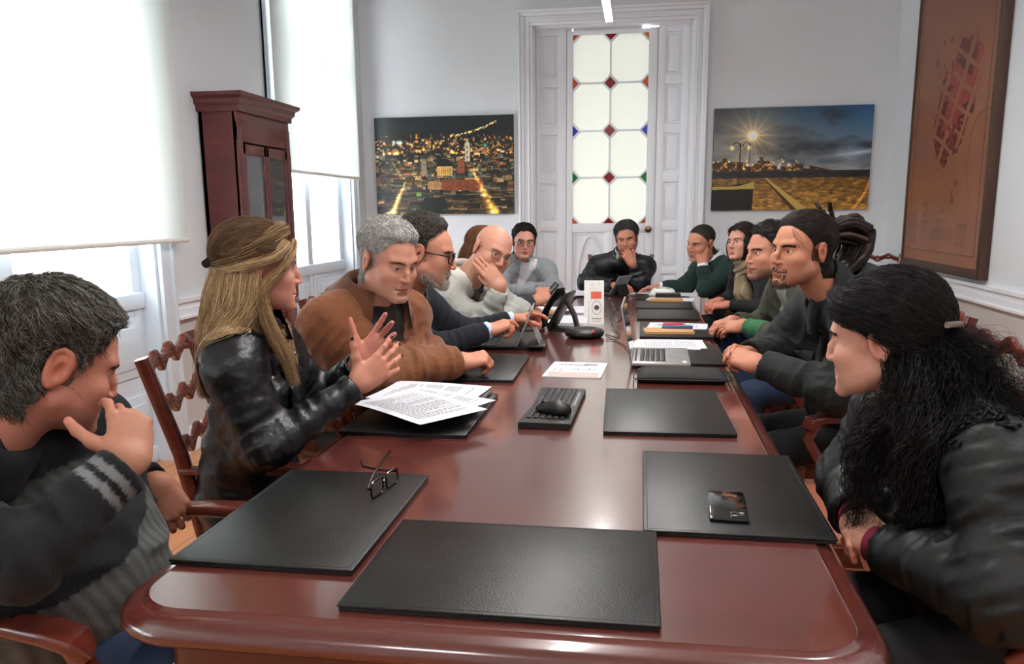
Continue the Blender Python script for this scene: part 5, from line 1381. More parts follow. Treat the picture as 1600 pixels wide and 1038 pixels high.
# man at the head of the table
def c_bomber(V, B):
    a, b, c = B.local(V); C = np.repeat(np.array(lin((22, 25, 31)))[None], len(V), 0)
    m = B.on(V) & (np.abs(a) < .028 + .12 * np.clip(c + .05, 0, .5)) & (b > .0); C[m] = lin((15, 16, 19)); return C
B7 = Body(nb=(-.135, 6.575, .995), shL=(.035, 6.56, .925), shR=(-.335, 6.58, .925), elL=(.005, 6.35, .815), wrL=(-.055, 6.315, .945), elR=(-.415, 6.39, .815), wrR=(-.20, 6.20, .805),
          hip=(-.17, 6.84, .58), chest=.100, hipr=.125, arm=(.066, .058, .042), fold=.013, seedf=71, h=.008, shw=.072,
          handL=dict(dir=(-.45, .05, .75), dor=(.2, -.9, .3), curl=(.75, .9, 1.0, 1.1), thumb=(.7, .3, .3), h=.003, base=(200, 138, 110)),
          handR=dict(dir=(.8, -.4, 0), dor=(0, 0, 1), curl=LOOSE, h=.0035, base=(200, 138, 110)))
root, body, X, B = person('bearded man in a black bomber jacket at the far end, hand at his mouth', B7,
    dict(pos=(-.112, 6.44, 1.140), az=-94, pitch=-8, roll=5, scale=1.0, skin=(200, 142, 116), stub=.85, stubc=(74, 56, 46), brow=(40, 30, 26), browt=1.8, h=.003, seed=17, gaze=(0, 8), F=dict(neck=.062, jaw=1.02),
         beard=dict(cols=[(60, 46, 38), (44, 34, 30)], n=500, length=.007, w=.0008)),
    dict(hl='full', thick=.010, top=2.4, rough=.003, n=3400, len=.034, lift=.8, w=.0011, jit=.35, side=.4, flow=comb(-.3, .1, .8), cols=[(74, 72, 72), (52, 50, 50), (96, 94, 94), (36, 34, 34)], scalp=(60, 50, 46)),
    dict(name='bomber_jacket', mat=mat('satin_nylon', attr=True, rough=.5, bump=((60, 60, 60), .002)), col=c_bomber))
collar('jacket_collar', root, B, r=.070, h=.026, gap=90, flare=.020, m=M['leather'], col=(24, 27, 32), drop=.02, tilt=.25, thick=.008, fold=False)
collar('shirt_collar', root, B, r=.060, h=.036, gap=60, flare=.012, m=M['cloth'], col=(206, 208, 216), drop=.03, tilt=.22)

# man in the dark green jumper
B8 = Body(nb=(.50, 5.965, .995), shL=(.635, 5.80, .945), shR=(.435, 6.11, .935), elL=(.445, 5.78, .815), wrL=(.422, 5.815, .975), elR=(.335, 6.14, .815), wrR=(.155, 6.12, .800),
          hip=(.78, 6.08, .58), chest=.108, hipr=.130, belly=.14, arm=(.068, .056, .042), fold=.006, seedf=81, h=.008, legf=(-1, 0), shw=.074,
          handL=dict(dir=(-.06, .10, .95), dor=(.1, -.85, .1), curl=(.1, 1.2, 1.3, 1.3), thumb=(.6, .4, .5), h=.003, base=(206, 146, 116)),
          handR=dict(dir=(-.95, -.1, -.05), dor=(0, 0, 1), curl=(.25, .3, .3, .35), thumb=(.7, .3, .2), h=.003, base=(200, 138, 112)))
root, body, X, B = person('man with cropped dark hair in a dark green jumper, finger on his cheek', B8,
    dict(pos=(.408, 5.885, 1.130), az=-138, pitch=-12, roll=-6, scale=1.0, skin=(204, 146, 120), stub=.28, stubc=(90, 74, 64), brow=(40, 32, 28), browt=1.6, h=.003, seed=19, gaze=(10, 4), F=dict(neck=.066, wide=1.04, jaw=1.06)),
    dict(hl='full', thick=.0015, top=1.3, n=4200, len=.007, lift=.9, w=.001, jit=.3, flow=comb(), cols=[(52, 46, 42), (38, 32, 30), (70, 64, 60)], scalp=(78, 64, 56), scalpw=.75, ear=True, side=.6),
    dict(name='green_jumper', mat=M['knit'], col=flat((22, 44, 40))))
collar('shirt_collar', root, B, r=.066, h=.036, gap=50, flare=.014, m=M['cloth'], col=(214, 216, 222), drop=.03, tilt=.25)
wc = mat('white_cotton', (214, 216, 222), .8)
for S in 'RL':
    w_ = getattr(B, 'wr' + S); e_ = getattr(B, 'el' + S); t = nrm(w_ - e_); MB().tube([tuple(w_ - wpos(root) - t * .012), tuple(w_ - wpos(root) + t * .016)], .037, 16, up=(.3, .9, .2)).build('shirt_cuff', wc, root)

# woman with the khaki scarf
B9 = Body(nb=(.705, 5.44, 1.00), shL=(.775, 5.275, .945), shR=(.655, 5.60, .955), elL=(.775, 5.21, .745), wrL=(.560, 5.30, .765), elR=(.60, 5.63, .76), wrR=(.515, 5.46, .775),
          hip=(.90, 5.46, .57), chest=.095, hipr=.125, belly=.12, arm=(.060, .052, .038), fold=.005, seedf=91, h=.008,
          handL=dict(dir=(-.95, .15, -.12), dor=(0, -.3, .9), curl=(.3, .35, .4, .5), h=.003, base=(204, 138, 114), s=.93), handR=dict(dir=(-.8, -.55, -.1), dor=(0, 0, 1), curl=LOOSE, h=.003, base=(204, 138, 114), s=.93))
def bob(rng):
    out = []
    for a in np.linspace(-2.35, 2.35, 19):
        x, y = .084 * math.sin(a), -.018 - .088 * math.cos(a); L = .115 + .015 * math.cos(a * 2)
        out.append(tubes(*clump([(x * .85, y * .85, .045), (x * 1.08, y * 1.08, -.01), (x * 1.10, y * 1.08, -.06), (x * .98, y * .95, -L)], .016, .008, 150, .001, L3((38, 28, 25), (52, 38, 33), (28, 22, 20)), rng=rng, N=10, frizz=.004, rm=.018)))
    return out
root, body, X, B = person('dark-haired woman in a black cardigan with a khaki scarf', B9,
    dict(pos=(.628, 5.42, 1.147), az=-136, pitch=4, roll=5, scale=.96, skin=(214, 160, 140), brow=(70, 52, 44), browt=.6, lip=(170, 96, 88), h=.003, seed=21, gaze=(8, 0), F=dict(neck=.050, jaw=.96, lips=1.1, brow=.7)),
    dict(hl='woman', thick=.011, top=1.5, rough=.003, n=2600, len=.065, lift=.14, w=.001, jit=.2, flow=comb(.2, -.1, -.5, crown=(.02, .02, .10), rad=1.2), cols=[(40, 30, 26), (52, 38, 33), (28, 22, 20)], more=bob),
    dict(name='black_cardigan', mat=M['cloth'], col=flat((17, 17, 20))))
def scarf(p):
    q = p - np.asarray(B.nb + B.neckdir * .035, f4); u = q @ nrm(B.neckdir); r_ = q - u[:, None] * nrm(B.neckdir); rr = np.linalg.norm(r_, axis=1)
    d = np.sqrt((rr - .072) ** 2 + (u * .62) ** 2) - .031
    f = B.fwd; a0 = B.nb + f * .085 - B.up * .0
    d = smin(d, rc(p, a0, a0 + f * .045 - B.up * .13 + B.lat * .00, .040, .048), .03); d = smin(d, rc(p, a0 + f * .045 - B.up * .13, a0 + f * .05 - B.up * .30, .048, .055), .03)
    ang = np.arctan2(q @ nrm(B.lat), q @ nrm(f))
    return d - .007 * np.sin((q @ nrm(B.lat)) * 190 + 3 * vnoise(p * 18)) * (u < -.03) - .007 * np.sin(u * 150 + ang * 2 + 2 * vnoise(p * 14)) * (u >= -.03)
V, Q = nets(scarf, B.nb - .45, B.nb + .25, .007, 1.6); V = relax(V, Q, 1, .3); mk('scarf', V, Q, M['knit'], root, lin((142, 126, 100)))

# man half hidden behind the dreadlocks
def c_olive(V, B):
    a, b, c = B.local(V); C = np.repeat(np.array(lin((58, 60, 46)))[None], len(V), 0)
    m = B.on(V) & (np.abs(a) < .07) & (b > .0); C[m] = lin((150, 152, 142)); m = np.linalg.norm(V - B.wrL, axis=1) < .13; C[m] = lin((46, 98, 62)); return C
B10 = Body(nb=(.70, 3.905, 1.025), shL=(.730, 3.72, .975), shR=(.675, 4.09, .975), elL=(.675, 3.69, .785), wrL=(.500, 3.95, .815), elR=(.60, 4.17, .79), wrR=(.46, 4.10, .82),
          hip=(.90, 4.0, .575), chest=.105, hipr=.125, arm=(.064, .054, .040), fold=.007, seedf=101, h=.008,
          handL=dict(dir=(-.85, .40, -.15), dor=(-.2, -.5, .8), curl=(.25, .3, .35, .4), h=.0026, base=(206, 142, 112)), handR=dict(dir=(-.8, -.3, -.2), dor=(0, 0, 1), curl=LOOSE, h=.0035))
root, body, X, B = person('dark-haired man in jeans and green sleeve half hidden behind the man with dreadlocks', B10,
    dict(pos=(.568, 3.86, 1.162), az=-156, pitch=-3, scale=1.02, skin=(206, 146, 120), stub=.7, stubc=(64, 50, 44), brow=(34, 26, 24), browt=1.6, h=.003, seed=23, gaze=(5, 0), F=dict(neck=.060, nose=1.05)),
    dict(hl='full', thick=.010, top=1.8, rough=.004, n=2600, len=.030, lift=.6, w=.001, jit=.45, flow=comb(0, -.5, .4), cols=[(34, 28, 26), (46, 38, 34)], scalp=(50, 40, 36)),
    dict(name='olive_jacket', mat=M['cloth'], col=c_olive, tr=M['denim']))
kn = B.hip + A(-.47, .14, .17)
V, Q = nets(lambda p: smin(rc(p, B.hip + A(-.05, .08, .02), kn, .085, .068), rc(p, kn, kn + A(.03, -.10, -.33), .064, .052), .03), kn - .5, kn + .6, .012, 1.4)
mk('crossed_leg', V, Q, M['denim'], root)

# man with dreadlocks in a hooded parka
def c_parka(V, B):
    a, b, c = B.local(V); return np.repeat(np.array(lin((21, 25, 24)))[None], len(V), 0) * (1 + .06 * vnoise(V * 12)[:, None])
B11 = Body(nb=(.665, 2.985, 1.035), shL=(.715, 2.775, .970), shR=(.640, 3.19, .975), elL=(.640, 2.715, .775), wrL=(.415, 2.855, .828), elR=(.50, 3.22, .815), wrR=(.395, 3.03, .835),
          hip=(.88, 3.12, .58), chest=.112, hipr=.135, belly=.15, arm=(.078, .068, .050), fold=.011, seedf=113, h=.006, shw=.080,
          handL=dict(dir=(-.80, .45, .20), dor=(-.35, -.50, .75), curl=(.95, 1.05, 1.1, 1.1), thumb=(.5, .4, .4), h=.0024, base=(202, 140, 112)),
          handR=dict(dir=(-.75, -.50, .20), dor=(-.45, .35, .75), curl=(.9, 1.0, 1.1, 1.1), thumb=(.5, .4, .4), h=.0024, base=(206, 146, 118)))
def dreads(rng):
    out = []; cols = L3((58, 44, 38), (44, 34, 31), (72, 54, 46), (36, 29, 27))
    T_ = np.array([0, -.118, .058]); P = []; w = []
    for k in range(46):
        a = rng.uniform(-1, 1); h_ = rng.uniform(-1, 1); L = rng.uniform(.5, 1)
        s0 = T_ + np.array([a * .022, .012, h_ * .026]); s1 = T_ + np.array([a * .050, -.05, h_ * .045 + .012])
        s2 = T_ + np.array([a * .072, -.085 - .05 * L, h_ * .035 - .015]); s3 = T_ + np.array([a * .070, -.080 - .035 * L, -.075 - .02 * h_]); s4 = T_ + np.array([a * .045, -.035 - .02 * L, -.115 - .03 * L])
        if k < 5: s3 = T_ + np.array([a * .06, -.10, -.10]); s4 = T_ + np.array([a * .07, -.085 - .02 * k, -.19 + .012 * k])
        if 5 <= k < 8: s1 = T_ + np.array([a * .02, .0, .045]); s2 = T_ + np.array([a * .03, .018, .075]); s3 = T_ + np.array([a * .04, .03, .088]); s4 = T_ + np.array([a * .05, .032, .096])
        if k in (8, 9): s1 = T_ + np.array([.02, -.07, .045]); s2 = T_ + np.array([.02, -.14, .060]); s3 = T_ + np.array([.02, -.175, .030]); s4 = T_ + np.array([.01, -.165, -.02])
        g = resample([s0, s1, s2, s3, s4], 20) + rng.normal(0, .0012, (20, 3)); P.append(g); w.append(rng.uniform(.0072, .0105))
    cc = np.array(cols)[rng.integers(0, 4, len(P))]
    v, q, c = tubes(np.array(P), np.array(w), cc, n=8, taper=.65); v = v + .0011 * vnoise(v * 300)[:, None]; c = c * (1 + .35 * vnoise(v * 160)[:, None]); out.append((v.astype(f4), q, c.astype(f4)))
    g = clump([T_ + np.array([.0, -.002, 0]), T_ + np.array([0, -.02, .0])], .026, .028, 120, .0035, cols, rng=rng, N=6, frizz=.002); out.append(tubes(*g))
    out.append(tubes(*clump([(-.045, .08, .072), (-.066, .072, .045), (-.074, .056, .02), (-.078, .04, .0)], .001, .003, 6, .0004, cols, rng=rng, N=10, frizz=.006)))
    return out
root, body, X, B = person('man with tied-back dark dreadlocks and goatee in a black hooded parka, hands clasped', B11,
    dict(pos=(.537, 2.935, 1.212), az=-148, pitch=0, roll=0, scale=1.03, skin=(204, 142, 112), stub=.22, stubc=(80, 64, 56), brow=(32, 24, 22), browt=1.9, browh=-.002, h=.0022, seed=25, gaze=(6, 2), F=dict(neck=.056, jaw=.98, cheek=1.1, nose=1.08, noseL=1.1, hook=.6, chin=1.05, lid=.85),
         beard=dict(cols=[(48, 40, 36), (66, 58, 54), (110, 102, 96), (36, 30, 28)], n=800, length=.010, w=.0006, jawl=False)),
    dict(hl='full', thick=.009, top=1.5, back=1.5, rough=.0015, n=6500, len=(.060, .85, (0, -.125, .055)), steps=10, lift=.05, w=.0007, jit=.008, h=.003, flow=tie((0, -.125, .055)), edge=.0,
         cols=[(36, 29, 27), (28, 23, 22), (48, 38, 34), (60, 48, 42)], scalp=(60, 44, 38), low=-.09, more=dreads),
    dict(name='parka', mat=M['cloth'], col=c_parka))
def hood(p):
    ax = nrm(B.neckdir * .75 - B.fwd * .45); c0 = B.nb - B.fwd * .035 + B.up * .02; q = p - np.asarray(c0, f4); u = q @ ax; rr = np.linalg.norm(q - u[:, None] * ax, axis=1)
    k = np.clip(-(q @ nrm(B.fwd)) / .1, -1, 1)
    d = np.sqrt((rr - .088 - .012 * k) ** 2 + (u * .60 - .012 * k) ** 2) - (.026 + .012 * k)
    return d + .006 * vnoise(p * 26) - .003 * np.sin(u * 120)
roll('parka_collar', root, B, .078, .016, .055, M['cloth'], (24, 28, 27), tilt=.55, off=.040, open_=.035)
V, Q = nets(hood, B.nb - .24, B.nb + .24, .006, 1.6); V = relax(V, Q, 1, .3); mk('hood', V, Q, M['cloth'], root, lin((24, 28, 27)))
P = on_cloth(B, [(.0, .1, .10), (.0, .13, 0), (.0, .15, -.15), (.0, .15, -.3)], .004); ribbon('storm_flap', root, P, .045, .006, M['cloth'], (22, 26, 25), B)
for s in (-1, 1):
    P = on_cloth(B, [(s * .055, .12, .02), (s * .145, .10, .02)], .004); ribbon('chest_pocket_flap', root, P, .055, .006, M['cloth'], (24, 28, 27), B)
P = np.array([B.nb + B.fwd * .075 - B.lat * .055 + B.up * .055, B.nb + B.fwd * .105 - B.lat * .045 + B.up * .0, B.nb + B.fwd * .115 - B.lat * .035 - B.up * .06], f4); ribbon('throat_tab', root, P, .055, .010, M['cloth'], (14, 16, 20), B)

# woman with long curly black hair
def c_jack(V, B):
    return np.repeat(np.array(lin((24, 28, 28)))[None], len(V), 0)
B12 = Body(nb=(.590, 1.655, .970), shL=(.625, 1.475, .900), shR=(.560, 1.86, .905), elL=(.600, 1.350, .730), wrL=(.462, 1.555, .720), elR=(.50, 1.93, .73), wrR=(.450, 1.70, .725),
          hip=(.80, 1.66, .575), chest=.110, hipr=.14, belly=.15, arm=(.080, .070, .048), fold=.012, seedf=121, h=.006, shw=.080,
          handL=dict(dir=(-.15, .95, -.05), dor=(-.3, -.1, .9), curl=(.5, .55, .6, .6), thumb=(.6, .3, .3), h=.0024, base=(222, 168, 144), s=.94),
          handR=dict(dir=(-.1, -.95, .0), dor=(-.3, 0, .9), curl=(.5, .55, .6, .6), thumb=(.6, .3, .3), h=.0024, base=(222, 168, 144), s=.94))
BK = L3((15, 13, 13), (11, 10, 10), (24, 20, 20), (18, 15, 15))
def curly(rng):
    out = []
    def add(*a, **k): out.append(tubes(*clump(*a, rng=rng, **k)))
    for s in (-1, 1):
        add([(s * .03, .07, .10), (s * .064, .05, .072), (s * .076, .0, .055), (s * .070, -.06, .012), (s * .02, -.112, -.012)], .018, .014, 500, .0007, BK, N=18, frizz=.005, curl=.0016, turns=3)
        add([(s * .045, .077, .078), (s * .070, .052, .052), (s * .078, .012, .042), (s * .080, -.045, .0), (s * .06, -.09, -.05)], .012, .014, 420, .0007, BK, N=18, frizz=.006, curl=.002, turns=4)
    for a in np.linspace(-1.45, 1.45, 17):
        x, y = math.sin(a), -math.cos(a)
        for q, (rr, L) in enumerate(((.06, .30), (.095, .36))):
            L = L * (.85 + .25 * rng.uniform()); o = rng.normal(0, .012, 3)
            add([(x * .05, -.02 + y * .085, .0), (x * (.06 + rr * .3), -.03 + y * (.09 + rr * .35), -.07) + o, (x * (.05 + rr), -.035 + y * (.075 + rr * .9), -.16) + o, (x * (.05 + rr * 1.05), -.03 + y * (.07 + rr * .85), -.05 - L) + o],
                .020, .018, 150, .00062, BK, N=34, frizz=.010, curl=.0065, turns=6.5, rm=.032)
    for s in (-1, 1):
        for k in range(3): add([(s * .07, -.045, -.04), (s * .085, -.03, -.11), (s * (.10 + .01 * k), .01 + .015 * k, -.20), (s * .11, .03 + .02 * k, -.34 - .02 * k)], .012, .014, 130, .0006, BK, N=32, frizz=.008, curl=.006, turns=7, rm=.022)
    add([(0, -.11, 0), (0, -.16, -.05), (0, -.19, -.14), (0, -.18, -.26)], .03, .06, 420, .0003, BK, N=44, frizz=.016, curl=.008, turns=7, rm=.085)
    return out
root, body, X, B = person('woman with very long curly black hair and a hoop earring in a dark quilted jacket', B12,
    dict(pos=(.475, 1.705, 1.100), az=150, pitch=-9, roll=-3, scale=1.0, skin=(226, 172, 150), brow=(40, 30, 28), h=.0022, seed=27, lip=(190, 112, 104), F=dict(neck=.054, jaw=1.02, wide=1.0, nose=.95, lips=1.05, brow=.7, chin=.95)),
    dict(hl='woman', thick=.013, top=1.3, back=1.5, rough=.002, n=7000, len=(.07, .85, (0, -.118, -.004)), steps=10, lift=.06, w=.0007, jit=.010, h=.0035, flow=tie((0, -.118, -.004)), cols=[(20, 18, 18), (14, 13, 13), (34, 31, 30), (26, 23, 23)], more=curly),
    dict(name='quilted_jacket', mat=mat('black_coated_cotton', (15, 18, 18), .5, bump=((90, 90, 90), .0012), spec=.4), col=c_jack))
# quilted yoke seams, cuff, earring, hair clip
for i in range(5):
    for sg in (-1, 1):
        a0 = -.20 + .035 * i; P = on_cloth(B, [(a0 if sg > 0 else a0 + .06, -.02, .155), (a0 + .03, -.03, .125), (a0 + .06 if sg > 0 else a0, -.06, .09)], .0005); ribbon('quilt_seam', root, P, .002, .0012, M['cloth'], (12, 13, 13), B)
P = on_cloth(B, [(-.24, -.0, .075), (-.17, -.09, .075), (-.05, -.13, .075), (.1, -.12, .075)], .0005); ribbon('yoke_seam', root, P, .003, .0015, M['cloth'], (12, 13, 13), B)
bc_ = mat('burgundy_knit', (110, 22, 44), .85)
for S in 'LR':
    w_ = getattr(B, 'wr' + S); e_ = getattr(B, 'el' + S); t = nrm(w_ - e_); MB().tube([tuple(w_ - wpos(root) - t * .01), tuple(w_ - wpos(root) + t * .020)], .036, 18, up=(.1, .2, 1)).build('jumper_cuff', bc_, root)
for s in (1,):
    c_ = np.array([s * .079, -.008, -.043]); MB().tube([tuple(X([c_ + np.array([0, .008 * math.cos(a), .008 * math.sin(a)])])[0] - wpos(root)) for a in np.linspace(0, 2 * math.pi, 16, endpoint=False)], .0010, 6, closed=True, up=(.3, .2, .5)).build('hoop_earring', M['blk'], root)
clipm = mat('tortoiseshell_clip', (120, 104, 92), .35, noise=((120, 120, 120), .5, 2))
MB().sweep([tuple(X([q])[0] - wpos(root)) for q in [(.062, -.112, -.012), (.03, -.136, .004), (-.01, -.142, .016), (-.05, -.128, .022)]], rrect(.010, .011, .003, 2)).build('hair_clip', clipm, root)
# ---------------------------------------------------------------- things on the table
Z = TZ
def rmat(x, y, z, a=0): return Matrix.Translation((x, y, z)) @ Matrix.Rotation(math.radians(a), 4, 'Z')
def thing(name, x, y, z, a, label, cat, group=None): return empty(name, (x, y, z), math.radians(a), label, cat, group)
# desk pads: two stiff leatherette boards, one on the other
PADS = [(-.636, 1.495, .335, .517, 0, 'black desk pad at the near left corner, with folded spectacles on it'),
        (-.206, 1.296, .490, .362, 0, 'empty black desk pad lying crosswise at the near end of the table'),
        (.189, 1.744, .350, .527, 0, 'black desk pad on the near right with a smartphone on it'),
        (.079, 2.462, .358, .555, 1.5, 'empty black desk pad before the empty chair on the right'),
        (-.636, 2.355, .360, .520, 0, 'black desk pad under the loose white papers on the left'),
        (-.622, 3.100, .350, .530, 1, 'black desk pad under the forearm of the man in the brown coat'),
        (-.650, 3.790, .350, .500, 0, 'black desk pad under the tablet computer on the left'),
        (-.640, 4.860, .350, .500, 0, 'black desk pad under the kraft notebook on the left'),
        (-.625, 5.420, .350, .480, 0, 'black desk pad on the far left between the kraft notebook and the loose sheets'),
        (-.620, 5.960, .350, .480, 0, 'black desk pad before the man in the grey jacket'),
        (.170, 3.480, .350, .500, 0, 'black desk pad under the open laptop'),
        (.176, 4.190, .350, .500, 0, 'black desk pad under the cork notebook and blue phone'),
        (.160, 4.830, .350, .440, 0, 'empty black desk pad on the right behind the cork notebook'),
        (.150, 5.330, .350, .420, 0, 'empty black desk pad on the right before the woman with the scarf'),
        (.140, 5.900, .350, .480, 0, 'black desk pad at the far right under the white device')]
pad0 = {}
for x, y, w_, l_, a, lb in PADS:
    t = thing('desk_pad', x, y, Z, a, lb, 'desk pad', 'black leatherette desk pads')
    MB().box(-w_ / 2 + .002, w_ / 2 - .002, -l_ / 2 + .002, l_ / 2 - .002, 0, .0055, .0015).build('bottom_board', M['paddark'], t)
    MB().box(-w_ / 2, w_ / 2, -l_ / 2, l_ / 2, .0062, .0115, .0022).build('top_board', M['pad'], t)
    e = MB(); q = .008
    e.sweep([(-w_ / 2 + q, -l_ / 2 + q, .0116), (w_ / 2 - q, -l_ / 2 + q, .0116), (w_ / 2 - q, l_ / 2 - q, .0116), (-w_ / 2 + q, l_ / 2 - q, .0116)], [(.0006, 0), (0, .0004), (-.0006, 0)], closed=True)
    e.build('stitched_edge', M['paddark'], t)
ZP = Z + .0118

# folded spectacles
t = thing('spectacles', -.535, 1.63, ZP, 0, 'black folded spectacles standing on the near left desk pad', 'glasses')
R_ = Matrix.Rotation(math.radians(80), 4, 'Z')
fr = MB()
for s in (-1, 1):
    fr.tube([(s * .034 + a, .0, c_ + .0185) for a, c_ in rrect(.052, .034, .010, 4)], .0022, 8, closed=True, up=(0, 1, 0))
fr.tube([(-.009, 0, .022), (0, .001, .025), (.009, 0, .022)], .0016, 8)
fr.xf(R_).build('rims', M['blkg'], t)
for s, dz in ((-1, .012), (1, .022)):
    MB().sweep([(s * .062, 0, .024), (s * .064, .006, .024), (s * .02, .016 + dz * .3, .030 + dz * .4), (-s * .045, .020 + dz * .3, .044 + dz), (-s * .066, .018, .052 + dz * 1.5)], rrect(.0026, .005, .0009, 2)).xf(R_).build('temple', M['blkg'], t)
    n = 16; pts = [(s * .034 + a * .97, c_ * .97 + .0185) for a, c_ in rrect(.052, .034, .010, 3)]; n = len(pts)
    MB().add([(a, -.0005, c_) for a, c_ in pts] + [(a, .0008, c_) for a, c_ in pts], [tuple(range(n))[::-1], tuple(range(n, 2 * n))] + [(i, (i + 1) % n, (i + 1) % n + n, i + n) for i in range(n)]).xf(R_).build('lens', M['lens'], t)

# smartphone with a camera block
def phone(x, y, z, a, label, body, w_=.074, l_=.160, cam_=True, tilt=None, screen=False):
    t = thing('smartphone', x, y, z, a, label, 'phone')
    if tilt: t.rotation_euler = tilt
    MB().box(-w_ / 2, w_ / 2, -l_ / 2, l_ / 2, 0, .0085, .0035).build('body', body, t)
    if cam_:
        c = MB().box(-w_ / 2 + .006, -w_ / 2 + .034, -l_ / 2 + .006, -l_ / 2 + .040, .0082, .0098, .0012); c.xf(Matrix.Diagonal((-1, 1, 1, 1))).build('camera_block', M['blkg'], t)
        for i in range(2):
            for j in range(2): MB().lathe([(.0, 0), (.0045, 0), (.0045, .0008), (.0038, .001), (0, .0006)], (w_ / 2 - .013 - .014 * i, -l_ / 2 + .015 + .015 * j, .0098), 14).build('camera_lens', M['grey'] if (i + j) % 2 else M['blk'], t)
    return t
phone(.181, 1.617, ZP, -3, 'black smartphone lying face down on the near right desk pad', M['blkg'], .075, .163)
blue = mat('blue_phone_case', (38, 62, 110), .35)
phone(.185, 4.135, ZP + .0145, 88, 'blue smartphone on top of the cork notebook', blue, .072, .150, False)

# sheets of paper
def curved_sheet(w_, l_, amp, n=14, ph=0, th=.0004, bend=0):
    V = []; g = np.linspace(-.5, .5, n)
    for a in g:
        for b in g:
            z = amp * (.5 + .5 * math.sin(4.2 * b + ph)) * (.3 + abs(a + .1)) + bend * max(0, a) ** 2 * 4
            V.append((a * w_, b * l_, z))
    n2_ = len(V); V2 = [(x, y, z + th) for x, y, z in V]
    F = []
    for i in range(n - 1):
        for j in range(n - 1):
            k = i * n + j; F += [(k, k + 1, k + n + 1, k + n), (n2_ + k, n2_ + k + n, n2_ + k + n + 1, n2_ + k + 1)]
    bd = [i * n for i in range(n)] + [(n - 1) * n + j for j in range(1, n)] + [i * n + n - 1 for i in range(n - 2, -1, -1)] + [j for j in range(n - 2, 0, -1)]
    F += [(bd[i], bd[(i + 1) % len(bd)], bd[(i + 1) % len(bd)] + n2_, bd[i] + n2_) for i in range(len(bd))]
    return MB().add(V + V2, F), lambda a, b: amp * (.5 + .5 * math.sin(4.2 * b + ph)) * (.3 + abs(a + .1)) + bend * max(0, a) ** 2 * 4 + th
def sheet(x, y, z, a, label, w_=.21, l_=.297, amp=.001, ph=0, lines=22, seed=1, group=None, bend=0, ink=None, head_=True, cols=1, margin=.12):
    t = thing('paper_sheet', x, y, z, a, label, 'paper', group); m, zf = curved_sheet(w_, l_, amp, ph=ph, bend=bend); m.build('sheet', M['paper'], t)
    if lines:
        r = random.Random(seed); k = MB()
        for i in range(lines):
            b = .5 - margin - (1 - 2 * margin) * i / lines; b1 = b - .010
            for c_ in range(cols):
                a0 = -.5 + margin + c_ * (1 - 2 * margin) / cols; a1 = a0 + (1 - 2 * margin) / cols * (1 if r.random() > .25 else r.uniform(.3, .8)) - (.03 if cols > 1 else 0)
                aa = a0
                while aa < a1:
                    an = min(a1, aa + r.uniform(.03, .085)); k.add([(aa * w_, b * l_, zf(aa, b) + .0002), (an * w_, b * l_, zf(an, b) + .0002), (an * w_, b1 * l_, zf(an, b1) + .0002), (aa * w_, b1 * l_, zf(aa, b1) + .0002)], [(0, 3, 2, 1)]); aa = an + .012
        k.build('printed_lines', ink or M['ink'], t, auto=0)
    return t
sheet(-.650, 2.470, ZP + .0285, 82, 'printed sheet on the spiral notebooks, farther half of the paper pile on the left', .245, .33, .004, 1.0, 24, 3, bend=.004, ink=M['inkd'])
sheet(-.615, 2.340, ZP + .0345, 62, 'printed sheet in the middle of the paper pile on the left', .230, .32, .006, .3, 26, 4, ink=M['inkd'])
sheet(-.630, 2.235, ZP + .0400, 53, 'top printed sheet of the paper pile on the left, hanging over the pad', .240, .345, .010, .9, 28, 5, ink=M['inkd'])
for i, (dz, lb, xx, yy_) in enumerate([(0, 'lower spiral notebook under the papers on the left', -.610, 2.455), (.0135, 'upper spiral notebook under the papers on the left', -.618, 2.462)]):
    t = thing('spiral_notebook', xx, yy_, ZP + dz, 84 + 4 * i, lb, 'notebook'); w_, l_ = .215, .29
    MB().box(-w_ / 2, w_ / 2, -l_ / 2, l_ / 2, 0.001, .0015).box(-w_ / 2, w_ / 2, -l_ / 2, l_ / 2, .0105, .011).build('cover', M['blk'], t)
    MB().box(-w_ / 2 + .002, w_ / 2 - .002, -l_ / 2 + .006, l_ / 2 - .002, .0016, .0104).build('pages', M['paper'], t)
    sp = MB()
    for k in range(26): sp.tube([(-w_ / 2 + .012 + k * .0076, -l_ / 2 + .004 + .0062 * math.cos(a), .0064 + .0064 * math.sin(a)) for a in np.linspace(0, 2 * math.pi, 10, endpoint=False)], .0008, 5, closed=True, up=(1, 0, 0))
    sp.build('spiral', M['steel'], t)

# keyboard and mouse
t = thing('keyboard', -.254, 2.455, Z, -1.5, 'black wireless keyboard lying lengthwise on the table', 'keyboard')
kw, kl = .150, .475
P = [(-kw / 2 + .012 * math.sin(math.pi * (i / 20)) ** 2 * (1 if i < 20 else 0), -kl / 2 + kl * i / 20) for i in range(21)]
poly = [(-kw / 2 + .004, -kl / 2)] + [(kw / 2 - .003, -kl / 2), (kw / 2, -kl / 2 + .006), (kw / 2, kl / 2 - .006), (kw / 2 - .004, kl / 2), (-kw / 2 + .004, kl / 2)] + [(-kw / 2 + .008 * math.sin(math.pi * i / 10) ** 2, kl / 2 - .01 - (kl - .02) * i / 10) for i in range(11)]
kb = MB().prism(poly, .002, .016); kb.prism([(x * .97, y * .99) for x, y in poly], .016, .0185).build('body', M['blk'], t)
ks = MB(); r_ = random.Random(2)
rows = [(-.050, .0165), (-.0305, .0165), (-.0115, .0165), (.0075, .0165), (.0265, .0165), (.0450, .0105)]
